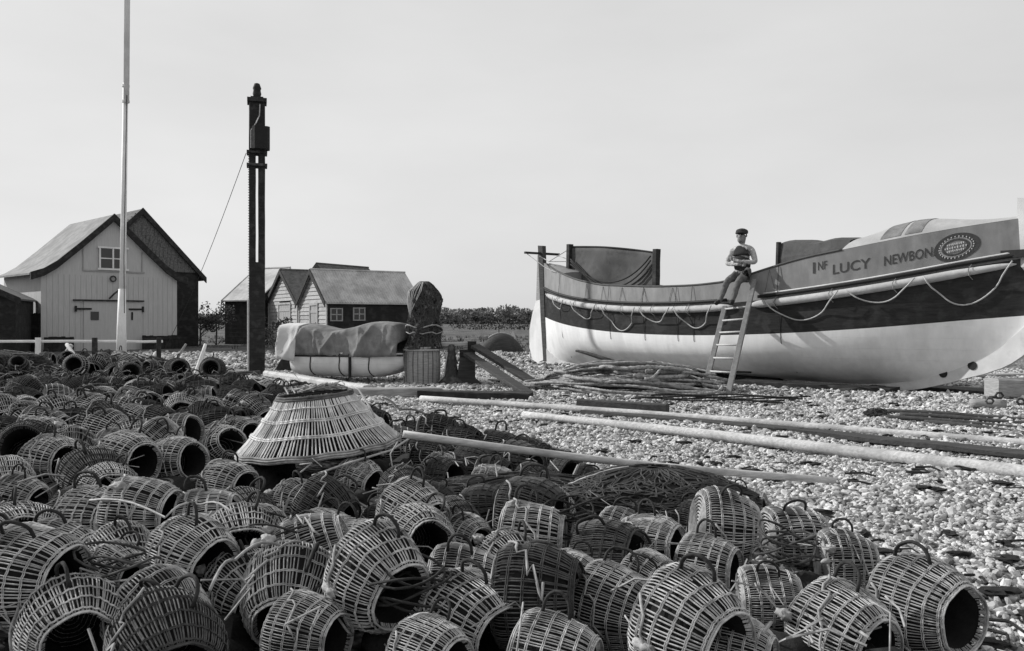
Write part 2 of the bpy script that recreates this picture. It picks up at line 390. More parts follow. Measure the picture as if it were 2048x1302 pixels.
rf.data.materials.clear(); rf.data.materials.append(mat('boathouse_roof',.32,.17,4,(1,1,1),.4,.9,second=(2,.12,.5)))
m=MB()
for sd_ in (-1,1):
    top=[(mid+sd_*x,z+.03) for x,z in half]; poly=top+[(x,z-.3) for x,z in reversed(top)]
    m.prism(poly,-.2,-.1,'y')
m.build('bargeboard',M['tar'],rf)
rf.data.transform(Matrix.Translation((mid,0,0)))
wn=MB()
for x0 in (2.1,2.62): wn.box((x0,-.05,3.28),(x0+.45,-.012,4.02))
win=wn.build('window',M['glass'],t)
fr=MB()
for x0 in (2.06,2.56,3.05): fr.box((x0,-.075,3.24),(x0+.06,-.052,4.06))
fr.box((2.0,-.078,3.18),(3.2,-.05,3.25)); fr.box((2.0,-.08,4.04),(3.2,-.05,4.11)); fr.box((2.06,-.072,3.62),(3.1,-.053,3.66))
fr.build('frame',M['white'],win)
m=MB(); m.box((1.5,-.04,.0),(3.72,-.012,1.92)); dr=m.build('door',mat('door_paint',.47,.4,4,(4,1,.5),.2,.8),t)
m=MB(); m.box((1.1,-.1,1.94),(3.8,-.045,2.0)); m.build('lintel',M['tar'],t)
m=MB()
for (x0,x1) in ((1.19,1.78),(3.2,3.75)):
    m=MB(); m.box((x0,-.07,1.6),(x1,-.043,1.67)); m.box((x0-.03 if x0<2 else x1-.03,-.075,1.52),(x0+.05 if x0<2 else x1+.05,-.042,1.75)); m.build('hinge',M['black'],dr)
m=MB(); m.box((1.75,-.065,1.2),(2.05,-.043,1.53)); m.build('door_window',M['glass'],dr)
m=MB(); m.box((3.3,-.07,1.2),(3.36,-.043,1.52)); m.build('handle',M['black'],dr)
m=MB(); m.tube([(2.59+.11*math.cos(a/8*2*math.pi)*1,-.06,2.84+.11*math.sin(a/8*2*math.pi)) for a in range(8)],.03,6,closed=True); m.build('mooring_ring',M['iron'],t)
m=MB(); m.tube([(2.45,-.05,2.05),(2.55,-.3,2.25),(2.75,-.3,2.4),(3.05,-.1,2.55)],.035,6); m.build('lamp_bracket',M['iron'],t)
m=MB(); m.box((1.46,-.03,3.1),(3.85,-.012,3.16)); m.box((1.46,-.03,3.16),(1.5,-.011,4.3)); m.box((3.72,-.03,3.16),(3.76,-.011,4.0)); m.build('loft_door_trim',mat('joint2',.34,.28,5),t)
# plinth boards at its foot
for i,(x0,x1,lab) in enumerate(((.0,1.15,'low black tarred board fence left of the boathouse door'),(3.62,5.3,'low black tarred board fence right of the boathouse door'))):
    e_=empty('low_fence',(A[0]+dx.x*x0+dx.y*.35,A[1]+dx.y*x0-dx.x*.35,0),lab,'fence',rz)
    m=MB(); n=int((x1-x0)/.15)
    for k in range(n): m.box((k*.15,0,0),(k*.15+.14,.03,.56+random.uniform(-.02,.02)))
    m.build('boards',M['tarwall'],e_)
    m=MB(); m.box((0,-.03,.4),(n*.15,-.003,.48)); m.build('rail',M['tar'],e_)

# --- tarred gabled store behind
Q=Vector((-14.15,34.95)); rz2=rz
nrm=Vector((-dx.y,dx.x))
B0=Vector((-17.7,31.0))+dx*2.05+nrm*2.2   # left foot of its facade, tucked behind the boathouse
# choose the facade so that its right corner is seen at column 398
t=empty('tarred_store',(B0.x,B0.y,0),'black tarred store with mottled tiled gable behind the white boathouse','store shed',rz2)
Wb=5.15; zb=3.35; zrb=5.95; mb_=Wb/2
m=MB(); m.prism([(0,0),(Wb,0),(Wb,zb),(mb_,zrb-.1),(0,zb)],0,4.6,'y'); m.build('wall',M['tarwall'],t)
m=MB(); 
rows=16
for i in range(rows):
    z0=zb+(zrb-zb-.15)*i/rows; z1=z0+(zrb-zb)/rows+.02
    xl=mb_*(z0-zb)/(zrb-zb); xr=Wb-(Wb-mb_)*(z0-zb)/(zrb-zb)
    n=max(1,int((xr-xl)/.17))
    for k in range(n):
        a0=xl+(xr-xl)*k/n; j=random.uniform(0,.03)
        m.box((a0+.006,-.05-j,z0),(a0+(xr-xl)/n-.006,-.004,z1-.01))
m.build('hung_tiles',M['tile'],t)
m=MB()
for (xa,za,xb,zb_) in ((mb_,zrb+.08,-.3,zb-.2),(mb_,zrb+.08,Wb+.28,zb-.25)):
    m.prism([(xa,za),(xb,zb_),(xb,zb_-.1),(xa,za-.16)],-.12,4.8,'y')
rf=m.build('roof',M['roofd'],t)
m=MB()
for (xa,za,xb,zb_) in ((mb_,zrb+.12,-.3,zb-.16),(mb_,zrb+.12,Wb+.3,zb-.2)):
    m.prism([(xa,za),(xb,zb_),(xb,zb_-.26),(xa,za-.3)],-.2,-.13,'y')
m.build('bargeboard',M['tar'],rf)

# --- generic gabled shed
def shed(name,label,cat,orig,xd,W,Ld,ze,zr,wallm,roofm,over=.15,front=.15,boards=True,door=None,side=None,windows=(),roofth=.06,corr=0,bd='tar'):
    t=empty(name,(orig[0],orig[1],0),label,cat,xdir_rz(xd))
    m=MB(); m.prism([(0,0),(W,0),(W,ze),(W/2,zr-.05),(0,ze)],0,Ld,'y'); m.build('wall',M['tarwall'] if side is None else side,t)
    if boards:
        m=MB(); gable_boards(m,W,.05,ze,zr-.08,step=.17,holes=[door] if door else ()); m.build('weatherboarding',wallm,t)
        for x in (-.03,W-.07): m=MB(); m.box((x,-.06,0),(x+.1,-.036,ze)); m.build('corner_board',wallm,t)
    if door:
        x0,x1,z0,z1=door; m=MB(); n=5
        for k in range(n): m.box((x0+(x1-x0)*k/n+.008,-.035,z0),(x0+(x1-x0)*(k+1)/n-.008,-.004,z1-.04))
        for z in (z0+.25,z1-.35): m.box((x0+.05,-.055,z),(x1-.05,-.036,z+.12))
        d=m.build('door',mat('shed_door',.42,.28,6,(5,1,.6),.3,.85),t)
        m=MB(); m.box((x0-.09,-.07,z0),(x0,-.04,z1+.06)); m.box((x1,-.07,z0),(x1+.09,-.04,z1+.06)); m.box((x0,-.07,z1-.03),(x1,-.041,z1+.06)); m.build('frame',wallm,d)
        m=MB(); m.box((x1-.16,-.075,z0+.85),(x1-.1,-.056,z0+1.05)); m.build('handle',M['black'],d)
    m=MB(); k=(zr-ze)/(W/2); xo=W/2+over; zo=zr-k*xo
    for s_ in (-1,1):
        m.prism([(W/2,zr+roofth),(W/2+s_*xo,zo+roofth),(W/2+s_*xo,zo),(W/2,zr)],-front,Ld+.15,'y')
        if corr:
            n=int((Ld+front)/corr)
            for i in range(n):
                y=-front+.04+i*corr
                pts=[Vector((W/2+s_*xo*f,y+random.uniform(-.01,.01),zr+roofth+(zo-zr)*f)) for f in (.02,.5,1.0)]
                m.tube(pts,corr*.27,5)
    rf=m.build('roof',roofm,t)
    m=MB()
    for s_ in (-1,1): m.prism([(W/2,zr+roofth+.03),(W/2+s_*(xo+.03),zo+roofth+.02),(W/2+s_*(xo+.03),zo-.14),(W/2,zr-.14)],-front-.04,-front+.0-.002,'y')
    m.build('bargeboard',M[bd],rf)
    m=MB(); m.tube([(W/2,-front,zr+roofth+.02),(W/2,Ld+.15,zr+roofth+.02)],.05,6); m.build('ridge_cap',roofm,rf)
    for (y0,y1,z0,z1) in windows:     # on the right-hand long wall
        m=MB(); m.box((W+.004,y0,z0),(W+.02,y1,z1)); wi=m.build('window',M['glass'],t)
        m=MB()
        for y in (y0-.05,(y0+y1)/2-.02,y1): m.box((W+.004,y,z0-.05),(W+.05,y+.05,z1+.05))
        for z in (z0-.05,(z0+z1)/2-.02,z1): m.box((W+.022,y0,z),(W+.045,y1,z+.045))
        m.build('frame',M['wood'],wi)
    return t
xd=(.55,-.835)
shed('shed','weatherboarded hut with long pale ribbed roof, nearest of the huts behind the covered dinghy','hut',(-9.47,36.84),xd,3.4,4.2,1.96,3.3,M['board'],M['roofl'],door=(1.45,2.3,.05,1.85),windows=((1.15,1.6,1.22,1.68),(.15,.6,1.2,1.65)),corr=.12,over=.12)
shed('shed','narrow weatherboarded hut with grey roof just left of the long-roofed hut','hut',(-9.55-.55*4.4,37+.835*4.4),xd,4.3,3.2,2.05,3.5,M['board'],M['roofd'],door=(1.65,3.3,.05,1.95),over=.14)
shed('shed','black tarred hut with pale roof partly hidden by the dark signal post','hut',(-14.26+.45*4.4,41+.89*4.4),(-.45,-.89),4.4,2.1,2.19,3.8,M['tarwall'],M['roofl'],boards=False,over=.1,front=.1,bd='roofl')
shed('shed','small dark gable peeping over the hut roofs','hut',(-11.9,45.6),(.85,-.5),3.2,4,2.6,4.2,M['tarwall'],M['roofd'],boards=False,over=.1)
# far left tarred hut (cut by the frame) and the fence between
shed('shed','low black tarred hut at the left edge of the scene','hut',(-20.1,27.1),(.93,.36),3.3,3.4,1.95,2.75,M['tarwall'],M['roofd'],boards=False,over=.15)
t=empty('tarred_fence',(-18.9,31.2,0),'tall black tarred board fence joining the left hut to the boathouse','fence',R(-8))
m=MB()
for k in range(14): m.box((k*.15-.9,0,0),(k*.15-.76,.03,1.45+random.uniform(-.02,.02)))
m.build('boards',M['tarwall'],t)
m=MB(); m.box((-.9,.033,1.2),(1.2,.07,1.28)); m.build('rail',M['tar'],t)

# ---------------------------------------------------------------- rail fence in front
f0=atd(-40,683,24); f1=atd(325,683,24.5)
t=empty('rail_fence',(f0.x,24,0),'low white rail on short posts in front of the boathouse','fence')
m=MB(); pts=[Vector((0,0,f0.z))+Vector((f1.x-f0.x,.5,f1.z-f0.z))*k/8+Vector((0,0,random.uniform(-.012,.012))) for k in range(9)]
m.tube(pts,.045,6); m.build('rail',M['white'],t)
for px_,w_,mm in ((77,.1,'white'),(190,.1,'tar'),(318,.09,'tar'),(-30,.1,'tar')):
    p=atd(px_,683,24.1); x=p.x-f0.x
    m=MB(); m.cbox((f0.z+.12,w_*1.3,w_),T3((x,.08,(f0.z+.1)/2),(0,0,1),(0,1,0)),wob=.006,seg=3); m.build('post',M[mm],t)
# sticks
def stick(name,a,b,r,mm,label,cat,r2=None,n=7,group=None):
    a=Vector(a); b=Vector(b); pts=[]; rs=[]
    for k in range(7):
        f=k/6; p=a.lerp(b,f)+Vector((random.uniform(-1,1),random.uniform(-1,1),random.uniform(-1,1)))*r*.12*(0<k<6); pts.append(p); rs.append(r+(((r2 or r)-r)*f))
    m=MB(); m.tube(pts,rs,n); return single(name,m,M[mm],label,cat,group,smooth=True)
p=at(385,768); stick('stake',p,atd(411,688,p.y+.3),.055,'white','white painted stake leaning right beside two round pots','stake',.03)
p=at(350,722,.1); stick('stake',p,atd(372,688,p.y),.03,'wood','thin dark stick leaning by the right end of the rail fence','stake')
p=at(115,730,.15); q=at(165,735,.15)
stick('slat',p,atd(143,690,p.y),.05,'ropel','pale slat leaning right, left one of the crossed pair','slat')
stick('slat',q,atd(134,689,p.y+.1),.045,'ropel','pale slat leaning left, right one of the crossed pair','slat')

# ---------------------------------------------------------------- flagpole
fx,fy=-11.36,24.0
t=empty('flagpole',(fx,fy,0),'tall white flagpole rising past the top of the frame','flagpole')
m=MB(); m.tube([(0,0,0),(.0,0,1.0),(.02,0,2.1)],[.15,.125,.1],16); m.build('base_housing',M['white'],t,True)
m=MB(); m.tube([(.02,0,1.3),(.06,0,4),(.12,0,8.1)],[.09,.082,.072],14); m.build('mast',M['white'],t,True)
m=MB(); m.tube([(.17,-.06,7.5),(.2,-.06,12),(.26,-.06,17.2)],[.078,.082,.085],12); m.build('topmast',M['white'],t,True)
for z in (7.55,8.0):
    m=MB(); m.lathe([(.0,z-.04),(.105,z-.03),(.105,z+.03),(0,z+.04)],14,T=Matrix.Translation((.14,-.03,0))); m.build('band',M['white'],t)
m=MB(); m.tube([(.2,-.25,1.4),(.14,-.15,3),(.22,-.14,7.7)],.012,5); m.build('halyard',M['rope'],t)

# ---------------------------------------------------------------- dark signal post
p=at(514,752); 
t=empty('signal_post',(p.x,p.y,0),'tall black squared post with a boxed lamp near its top','post',R(17.2))
Hh=CH+(HY-205)/FPX*p.y
m=MB(); w2=.165
zr_=lambda y: CH+(HY-y)/FPX*p.y
za_,zb2=zr_(525),zr_(306)
m.cbox((za_,.3,w2*2),T3((0,0,za_/2),(0,0,1),(1,0,0)),ch=.06,wob=.004,seg=8); m.cbox((Hh-zb2,.3,w2*2),T3((0,0,(Hh+zb2)/2),(0,0,1),(1,0,0)),ch=.06,wob=.003,seg=4)
for s_ in (-1,1): m.cbox((zb2-za_+.02,.3,w2-.024),T3((s_*(w2+.024)/2,0,(za_+zb2)/2),(0,0,1),(1,0,0)),ch=.06,wob=.003,seg=8)
m.build('shaft',M['tar'],t)
m=MB(); m.box((-.2,-.2,Hh-.02),(.2,.2,Hh+.06)); m.box((-.13,-.13,Hh+.06),(.13,.13,Hh+.1)); m.build('cap',M['tar'],t)
m=MB(); m.lathe([(0,Hh+.1),(.07,Hh+.1),(.09,Hh+.18),(.075,Hh+.26),(.09,Hh+.3),(.055,Hh+.4),(0,Hh+.42)],12); m.build('finial',M['tar'],t,True)
m=MB(); m.cbox((zr_(260)-zr_(304),.3,.36),T3((.08,-.29,(zr_(260)+zr_(304))/2),(0,0,1),(1,0,0)),ch=.18); lb=m.build('lamp_box',M['black'],t)
m=MB(); m.tube([(-.12,-.3,zr_(302)),(-.12,-.33,zr_(268)),(-.02,-.46,zr_(256)),(.05,-.2,zr_(235)),(.06,-.17,zr_(212))],.012,5); m.build('rope',M['ropel'],lb)
m=MB(); m.tube([(-.178,-.14,.02),(-.178,-.15,zr_(600))],.022,6); m.build('rope_fall',M['ropel'],t)
m=MB()
for z in (zr_(306),zr_(308)-.25): m.box((-.21,-.2,z-.03),(.21,.19,z+.02))
m.build('iron_band',M['iron'],t)
m=MB()
for k in range(60): z=zr_(310)-k*.055; m.box((-.181,-.15,z-.014),(-.163,-.12,z))
m.build('tally_notches',M['wood'],t)
a=p+Vector((-.2,-.1,zr_(308))); b=Vector((atd(405,560,24).x,24,.1)); b=Vector((-9.9,23.5,.35))
m=MB(); m.tube([a.lerp(b,k/12)-Vector((0,0,.25*math.sin(math.pi*k/12))) for k in range(13)],.007,4); single('stay_wire',m,M['rope'],'thin stay wire slanting down left from the black post','wire')
p2=at(492,744,.05)
m=MB(); m.cbox((1.0,.18,.16),T3(at(470,750,.06),(1,.1,0)),wob=.01,seg=4); single('baulk',m,M['darkwood'],'short dark baulk on the shingle left of the black post','timber')

# ---------------------------------------------------------------- covered dinghy
a=Vector((-4.3,16.6,0)); b=Vector((-1.95,15.75,0)); d=(b-a); Ld=d.length
t=empty('dinghy',a,'small white dinghy under a dark stained tarpaulin, its sunlit end painted pale','dinghy',math.atan2(d.y,d.x))
def sec(x):
    u=x/Ld; hw=.55*(1-abs(2*u-1)**3.2*.45); zb_=.1+.22*max(0,(u-.72)/.28)**2+.06*max(0,(.2-u)/.2)**2
    return hw,zb_
P=[]
for i in range(29):
    x=Ld*i/28; hw,zb_=sec(x); row=[]
    for j in range(17):
        a_=-math.pi/2+math.pi*(j/16)*1.0
        # from far gunwale round the bottom to near gunwale
        q=(j/16)*2-1; y=-hw*math.copysign(abs(math.sin(q*math.pi/2))**.45,q); z=zb_+(.58-zb_)*(1-math.cos(q*math.pi/2)**.75) if abs(q)<1 else .58
        row.append(Vector((x,y,z)))
    P.append(row)
m=MB(); m.grid(P); m.add(P[0],[tuple(range(17))]); m.add(P[-1],[tuple(range(17))])
m.build('hull',M['hullwhite'],t,True)
m=MB()
for x in (.62,1.28,1.9):
    hw,zb_=sec(x); pts=[]
    for j in range(9):
        q=j/8*.98; pts.append(Vector((x+.02*math.sin(j),-hw*abs(math.sin(q*math.pi/2))**.45-.012,zb_+(.6-zb_)*(1-math.cos(q*math.pi/2)**.75))))
    m.tube(pts[2:],.011,5)
m.build('lashing',M['rope'],t)
m=MB(); m.box((1.5,-.575,.12),(1.545,-.54,.56)); m.build('strap',M['black'],t)
m=MB(); m.tube([(0.02+Ld*k/12,-(sec(Ld*k/12)[0])-.01,.5+.035*k/12) for k in range(13)],.02,6); m.build('gunwale',M['darkwood'],t)
def tarp(x0,x1,n,front_z,extra=0):
    P=[]
    for i in range(n+1):
        x=x0+(x1-x0)*i/n; u=x/Ld
        top=1.13-.10*math.exp(-((u-.42)/.17)**2)+.05*math.exp(-((u-.78)/.14)**2)-.26*max(0,(u-.93)/.07)**2
        row=[]
        hw=.56
        for j in range(25):
            q=j/24
            if q<.36: f=q/.36; y=-hw-.03+.12*f*f; z=front_z(u)+(top-.06-front_z(u))*f
            elif q<.64: f=(q-.36)/.28; y=-hw+.09+(2*hw-.18)*f; z=top-.06+.06*math.sin(f*math.pi)
            else: f=(q-.64)/.36; y=hw-.09+.12*f; z=top-.06-(top-.55)*f
            nn=noise.noise(Vector((x*2.2,z*2.5,q*3+extra)))*.03+.02*abs(noise.noise(Vector((x*5+z*3,z*2,4))))+.016*math.sin(9*x+6*z+3*math.sin(4*z))*(1 if q<.36 else .3)
            if q<.36: nn+=.05*(1-abs(math.sin(4.2*(x-.55*z)+.6)))**5+.045*(1-abs(math.sin(3.1*(x+.7*z)+2)))**5+.03*(1-abs(math.sin(6.3*(x+.15*z)+1)))**6-.02
            row.append(Vector((x,y-nn,z+.3*nn)))
        P.append(row)
    return P
m=MB(); m.grid(tarp(.3,Ld+.01,110,lambda u:.52+.02*math.sin(u*7))); tp=m.build('tarpaulin',M['canvas'],t,True)
md=tp.modifiers.new('t','SOLIDIFY'); md.thickness=.012
P=tarp(-.12,.33,12,lambda u:.42-.25*u,.0)
for row in P:
    for v in row: v.y*=1.03; v.z+=.012
m=MB(); m.grid(P); m.add(P[0],[tuple(range(25))]); pe=m.build('canvas_lit_end',M['canvasl'],t,True); md=pe.modifiers.new('t','SOLIDIFY'); md.thickness=.012  # sunlit end of the cover: light put into a paler canvas colour
# leaning board by its left end and the pale baulk below
m=MB(); q0=at(556,742); q1=at(606,742)
m.prism([(0,0),(.62,0),(.62,1.1),(.5,.98)],0,.04,'y',T=T3((q0.x,q0.y-.3,0.02),(1,.05,0),(0,.22,1)))
single('leeboard',m,M['tar'],'dark triangular board propped against the left end of the dinghy','board')
a=at(535,748,.08); b=at(735,779,.08); m=MB(); m.cbox(((b-a).length,.2,.14),T3((a+b)/2,b-a),wob=.008,seg=6,ch=.3); single('baulk',m,M['spar'],'pale rounded baulk running under the front of the dinghy','timber')
a=at(680,786,.07); b=at(885,784,.07); m=MB(); m.cbox(((b-a).length,.22,.14),T3((a+b)/2,b-a),wob=.008,seg=6); single('baulk',m,M['woodx'],'squared baulk between the big basket top and the wooden tub','timber')

# ---------------------------------------------------------------- tub with net bundle
p=at(845,767); tx,ty=p.x,p.y
t=empty('tub',(tx,ty,0),'upright wooden stave tub below the net bundle','tub')
m=MB(); ns=22
for i in range(ns):
    a0=2*math.pi*i/ns+.02; a1=2*math.pi*(i+1)/ns-.02; k=random.uniform(-.01,.01)
    for (z0,z1,r0,r1) in ((0,.35,.33,.345),(.35,.7,.345,.33)):
        m.add([((r0+k)*math.cos(a0),(r0+k)*math.sin(a0),z0),((r0+k)*math.cos(a1),(r0+k)*math.sin(a1),z0),((r1+k)*math.cos(a1),(r1+k)*math.sin(a1),z1),((r1+k)*math.cos(a0),(r1+k)*math.sin(a0),z1)],[(0,1,2,3)])
        m.add([((r0-.03)*math.cos(a0),(r0-.03)*math.sin(a0),z0),((r0-.03)*math.cos(a1),(r0-.03)*math.sin(a1),z0),((r1-.03)*math.cos(a1),(r1-.03)*math.sin(a1),z1),((r1-.03)*math.cos(a0),(r1-.03)*math.sin(a0),z1)],[(0,1,2,3)])
    for s_ in (a0,a1): m.add([((.33+k)*math.cos(s_),(.33+k)*math.sin(s_),0),((.30)*math.cos(s_),.30*math.sin(s_),0),(.30*math.cos(s_),.30*math.sin(s_),.7),((.33+k)*math.cos(s_),(.33+k)*math.sin(s_),.7)],[(0,1,2,3)])
m.build('staves',M['wood'],t)
m=MB(); m.lathe([(0,.0),(.28,.0),(.29,.66),(0,.66)],24); m.build('barrel_core',M['black'],t,label='dark inside seen between the staves')
for z in (.64,): 
    m=MB(); m.tube([(.352*math.cos(k*math.pi/16),.352*math.sin(k*math.pi/16),z) for k in range(32)],.018,6,closed=True); m.build('hoop',M['ropel'],t,True)
def netheap(name,loc,rad,label,cat,strands=160,pale=30,seed=1,rope=None,mm='net',pw=2.6,tw=.0045,am=1.0):
    """lumpy heap of net: shaped core, twine wandering over it"""
    random.seed(seed); t=empty(name,loc,label,cat)
    off=Vector((seed*7.3,0,0))
    def surf(a,h):      # h 0..1 bottom to top
        r=(1-h**pw)**.5*(1+am*.26*noise.noise(Vector((math.cos(a)*1.6,math.sin(a)*1.6,h*3))+off)+am*.13*noise.noise(Vector((math.cos(a)*5,math.sin(a)*5,h*9))+off))
        return Vector((rad[0]*r*math.cos(a),rad[1]*r*math.sin(a),rad[2]*h))
    m=MB(); m.grid([[surf(2*math.pi*i/64,min(.999,j/26)) for j in range(27)] for i in range(64)],0,True); m.build('net_body',M[mm],t,True)
    for nm,cnt,rr,mt in (('twine',strands,tw,'netl'),('cord',pale,.009,'ropem')):
        m=MB()
        for _ in range(cnt):
            a=random.uniform(0,6.28); h=random.uniform(.02,.9); pts=[]; da=random.uniform(-.15,.15); dh=random.uniform(-.06,.06)
            for k in range(12):
                pts.append(surf(a,min(.985,max(0,h)))*1.012+Vector((0,0,.004))); a+=da+random.uniform(-.07,.07); h+=dh+random.uniform(-.03,.03)
            m.tube(pts,rr,4)
        if cnt: m.build(nm,M[mt],t)
    return t
t=netheap('net_bundle',(tx+.04,ty-.02,.66),(.29,.29,1.26),'tall bundle of dark net standing on the wooden tub','net',520,0,5,pw=5,mm='bundle',tw=.008,am=1.9)
m=MB()
for k in range(8):
    a=-3.0+.2*k+random.uniform(-.08,.08); m.tube([(math.cos(a)*.12,math.sin(a)*.12,1.25),(math.cos(a)*.3,math.sin(a)*.3,1.08),(math.cos(a*.5-1.15)*.345,math.sin(a*.5-1.15)*.345,.85+.01*(k%3)),(math.cos(-2.3)*.35,math.sin(-2.3)*.35,.58+.012*k)],.0075,5)
m.build('head_rope',M['ropel'],t,True)
m=MB(); m.tube([(.35*math.cos(k*math.pi/12),.35*math.sin(k*math.pi/12),.42+.03*math.sin(k)) for k in range(24)],.014,5,closed=True); m.tube([(.35*math.cos(k*math.pi/12),.35*math.sin(k*math.pi/12),.3+.02*math.sin(k*2)) for k in range(24)],.012,5,closed=True); m.build('lashing',M['ropem'],t,True)

# bitts and capstan post
p=at(903,768); t=empty('bollard',(p.x,p.y,0),'slim iron bollard with flared foot right of the tub','bollard')
m=MB(); m.lathe([(0,0),(.27,0),(.25,.04),(.15,.14),(.11,.3),(.085,.5),(.07,.7),(.05,.74),(0,.75)],20); m.build('column',M['iron'],t,True)
m=MB(); m.tube([(-.25,-.05,.02),(-.13,-.08,.16),(-.1,-.06,.4),(-.075,-.05,.6)],.014,5); m.build('rope',M['ropel'],t,True)
p=at(934,768); t=empty('windlass_post',(p.x,p.y+.1,0),'broad dark timber post carrying a pale cross plank','post')
m=MB(); m.cbox((.64,.3,.3),T3((0,0,.32),(0,0,1),(1,0,0)),ch=.15,wob=.01,seg=4); m.cbox((.2,.2,.16),T3((.09,0,.7),(0,0,1),(1,0,0)),ch=.2); m.build('post',M['tar'],t)
m=MB(); m.prism([(-.2,0),(.3,0),(.16,.12),(.13,.5),(-.13,.5)],-.2,-.16,'y'); m.build('foot_brace',M['darkwood'],t)
p3=atd(915,688,15.8); m=MB(); m.cbox((.95,.2,.07),T3((p3.x-p.x,.2,.74),(1,.1,0)),wob=.006,seg=4); m.build('cross_plank',M['spar'],t)
a=at(842,788,.06); b=at(1062,793,.06); m=MB(); m.cbox(((b-a).length,.34,.12),T3((a+b)/2,b-a),wob=.012,seg=6); single('baulk',m,M['tar'],'broad black baulk at the foot of the bollards','timber')
# leaning planks
for (p0,p1,lab) in (((1088,778,.03),(950,692,.62),'upper dark plank sloping down right from the windlass post'),((1062,790,.03),(936,708,.5),'lower dark plank sloping down right from the windlass post')):
    a=at(*p0); b=atd(p1[0],p1[1],15.4); m=MB(); m.cbox(((b-a).length,.2,.06),T3((a+b)/2,b-a,(0.2,-.5,1)),wob=.006,seg=5); single('plank',m,M['darkwood'],lab,'plank')
pl=[((985,745),(1110,757),.12),((960,757),(1060,770),.1),((1000,729),(1130,735),.13),((1120,748),(1230,742),.1),((1010,768),(1068,776),.1)]
labs=['thin pale plank under the leaning dark planks','pale lath lying below the leaning dark planks','grey plank on the ground left of the lifeboat stern','short plank end poking out under the lifeboat stern','pale plank scrap at the foot of the leaning planks']
for ((x0,y0),(x1,y1),w_),lab in zip(pl,labs):
    a=at(x0,y0,.04); b=at(x1,y1,.04); m=MB(); m.cbox(((b-a).length,w_,.05),T3((a+b)/2,b-a),wob=.006,seg=4); single('plank',m,M['woodx'],lab,'plank')
# upturned boat and marker, shrubs
p=at(1003,703); t=empty('upturned_boat',(p.x,p.y,0),'dark upturned boat with a pale keel hoop in the rough grass','boat',R(15))
m=MB(); P=[]
for i in range(19):
    u=i/18; hw=.42*(1-abs(2*u-1)**2.4)+.02; hh=.66*(1-abs(2*u-1)**2.2)+.02
    P.append([Vector((-.9+1.8*u,-hw*math.cos(a_*math.pi/14),hh*math.sin(a_*math.pi/14))) for a_ in range(15)])
m.grid(P); m.build('hull',M['darkwood'],t,True)
m=MB(); m.tube([P[i][7]+Vector((0,0,.025)) for i in range(4,15)],.03,6); m.build('keel',M['ropel'],t,True)
m=MB(); m.tube([(-.1,0,.6),(-.1,0,.9)],.02,5); m.build('peg',M['tar'],t)
p=at(1024,700); t=empty('marker',(p.x,p.y,0),'small pale diamond marker on a stick left of the rudder','marker')
m=MB(); m.tube([(0,0,0),(.03,0,.4)],.025,5); m.build('stick',M['ropel'],t)
m=MB(); m.prism([(0,.3),(.16,.5),(.04,.78),(-.1,.52)],-.015,.015,'y'); m.build('diamond_board',M['canvasl'],t)

# ---------------------------------------------------------------- LIFEBOAT
SX,SY=.88,22.0; EX=Vector((6.75,-9.6)); LB=EX.length
ZT=[(0,2.72),(.1,2.42),(.2,2.16),(.3,1.98),(.45,1.88),(.55,1.87),(.62,1.92),(.68,2.1),(.74,2.27),(.8,2.38),(.9,2.57),(1,2.74)]
ZK=[(0,.3),(.012,.14),(.04,.07),(.1,.05),(.78,.05),(.83,.09),(.87,.17),(.911,.30),(.95,.46),(.976,.62),(.99,.8),(1,1.05)]
def XU(u): return u*LB+.27*max(0,(u-.93)/.07)**1.5
def zt(u): return (lerp_table(ZT,u-.02)+lerp_table(ZT,u)+lerp_table(ZT,u+.02))/3 if .02<u<.98 else lerp_table(ZT,u)
def zk(u): return lerp_table(ZK,u)
def zs(u): w_=abs(2*u-1); return 1.48+(.52 if u<.5 else .67)*w_*w_
def zbd(u): w_=abs(2*u-1); return .9+.38*w_*w_
def hb(u): w_=min(1,abs(2*u-1)); return 1.28*(1-w_**2.3)
def hv(u,z):
    w_=abs(2*u-1); k=zk(u); s_=max(0,(z-k)/(zs(u)-k)); n=6.5-4.3*w_**1.6
    f=1-(1-min(1,s_))**n
    v=hb(u)*f
    if s_>1: v=hb(u)*(1+.03*(s_-1)) - .02*(z-zs(u))
    return max(.045,v)
boat=empty('lifeboat',(SX,SY,0),'big double-ended lifeboat with white bottom and dark band, lying ashore','lifeboat',math.atan2(EX.y,EX.x))
NU=192; US=[i/NU for i in range(NU+1)]
def skin_part(name,z0f,z1f,nz,material,near=True,far=True,pw=1,u0=0,u1=1,off=0):
    m=MB()
    for sgn in ([-1] if near else [])+([1] if far else []):
        P=[]
        for u in US:
            if u<u0-1e-6 or u>u1+1e-6: continue
            z0=z0f(u); z1=z1f(u); row=[]
            for j in range(nz+1):
                z=z0+(z1-z0)*(j/nz)**pw; row.append(Vector((XU(u),sgn*(hv(u,z)+off),z)))
            P.append(row)
        m.grid(P)
    return m.build(name,material,boat,True)
skin_part('bottom_planking',zk,zbd,22,M['hullwhite'],pw=1.8)
skin_part('side_band',zbd,zs,6,M['hulldark'])
pan=skin_part('bulwark_canvas',zs,zt,24,M['panel'])
m=MB()     # keel and forefoot plank
ku=[i/120 for i in range(121)]
vs=[];
for u in ku:
    d_=.11 if u<.97 else .09
    x=XU(u); zz=zk(u)
    sl_=(zk(min(1,u+.01))-zk(max(0,u-.01)))/(.02*LB) if 0<u<1 else 0
    nx=sl_/math.hypot(1,sl_); nz_=-1/math.hypot(1,sl_)
    vs.append([Vector((x-nx*.22,-.055,zz-nz_*.22)),Vector((x+nx*d_,-.055,max(.012,zz+nz_*d_))),Vector((x+nx*d_,.055,max(.012,zz+nz_*d_))),Vector((x-nx*.22,.055,zz-nz_*.22))])
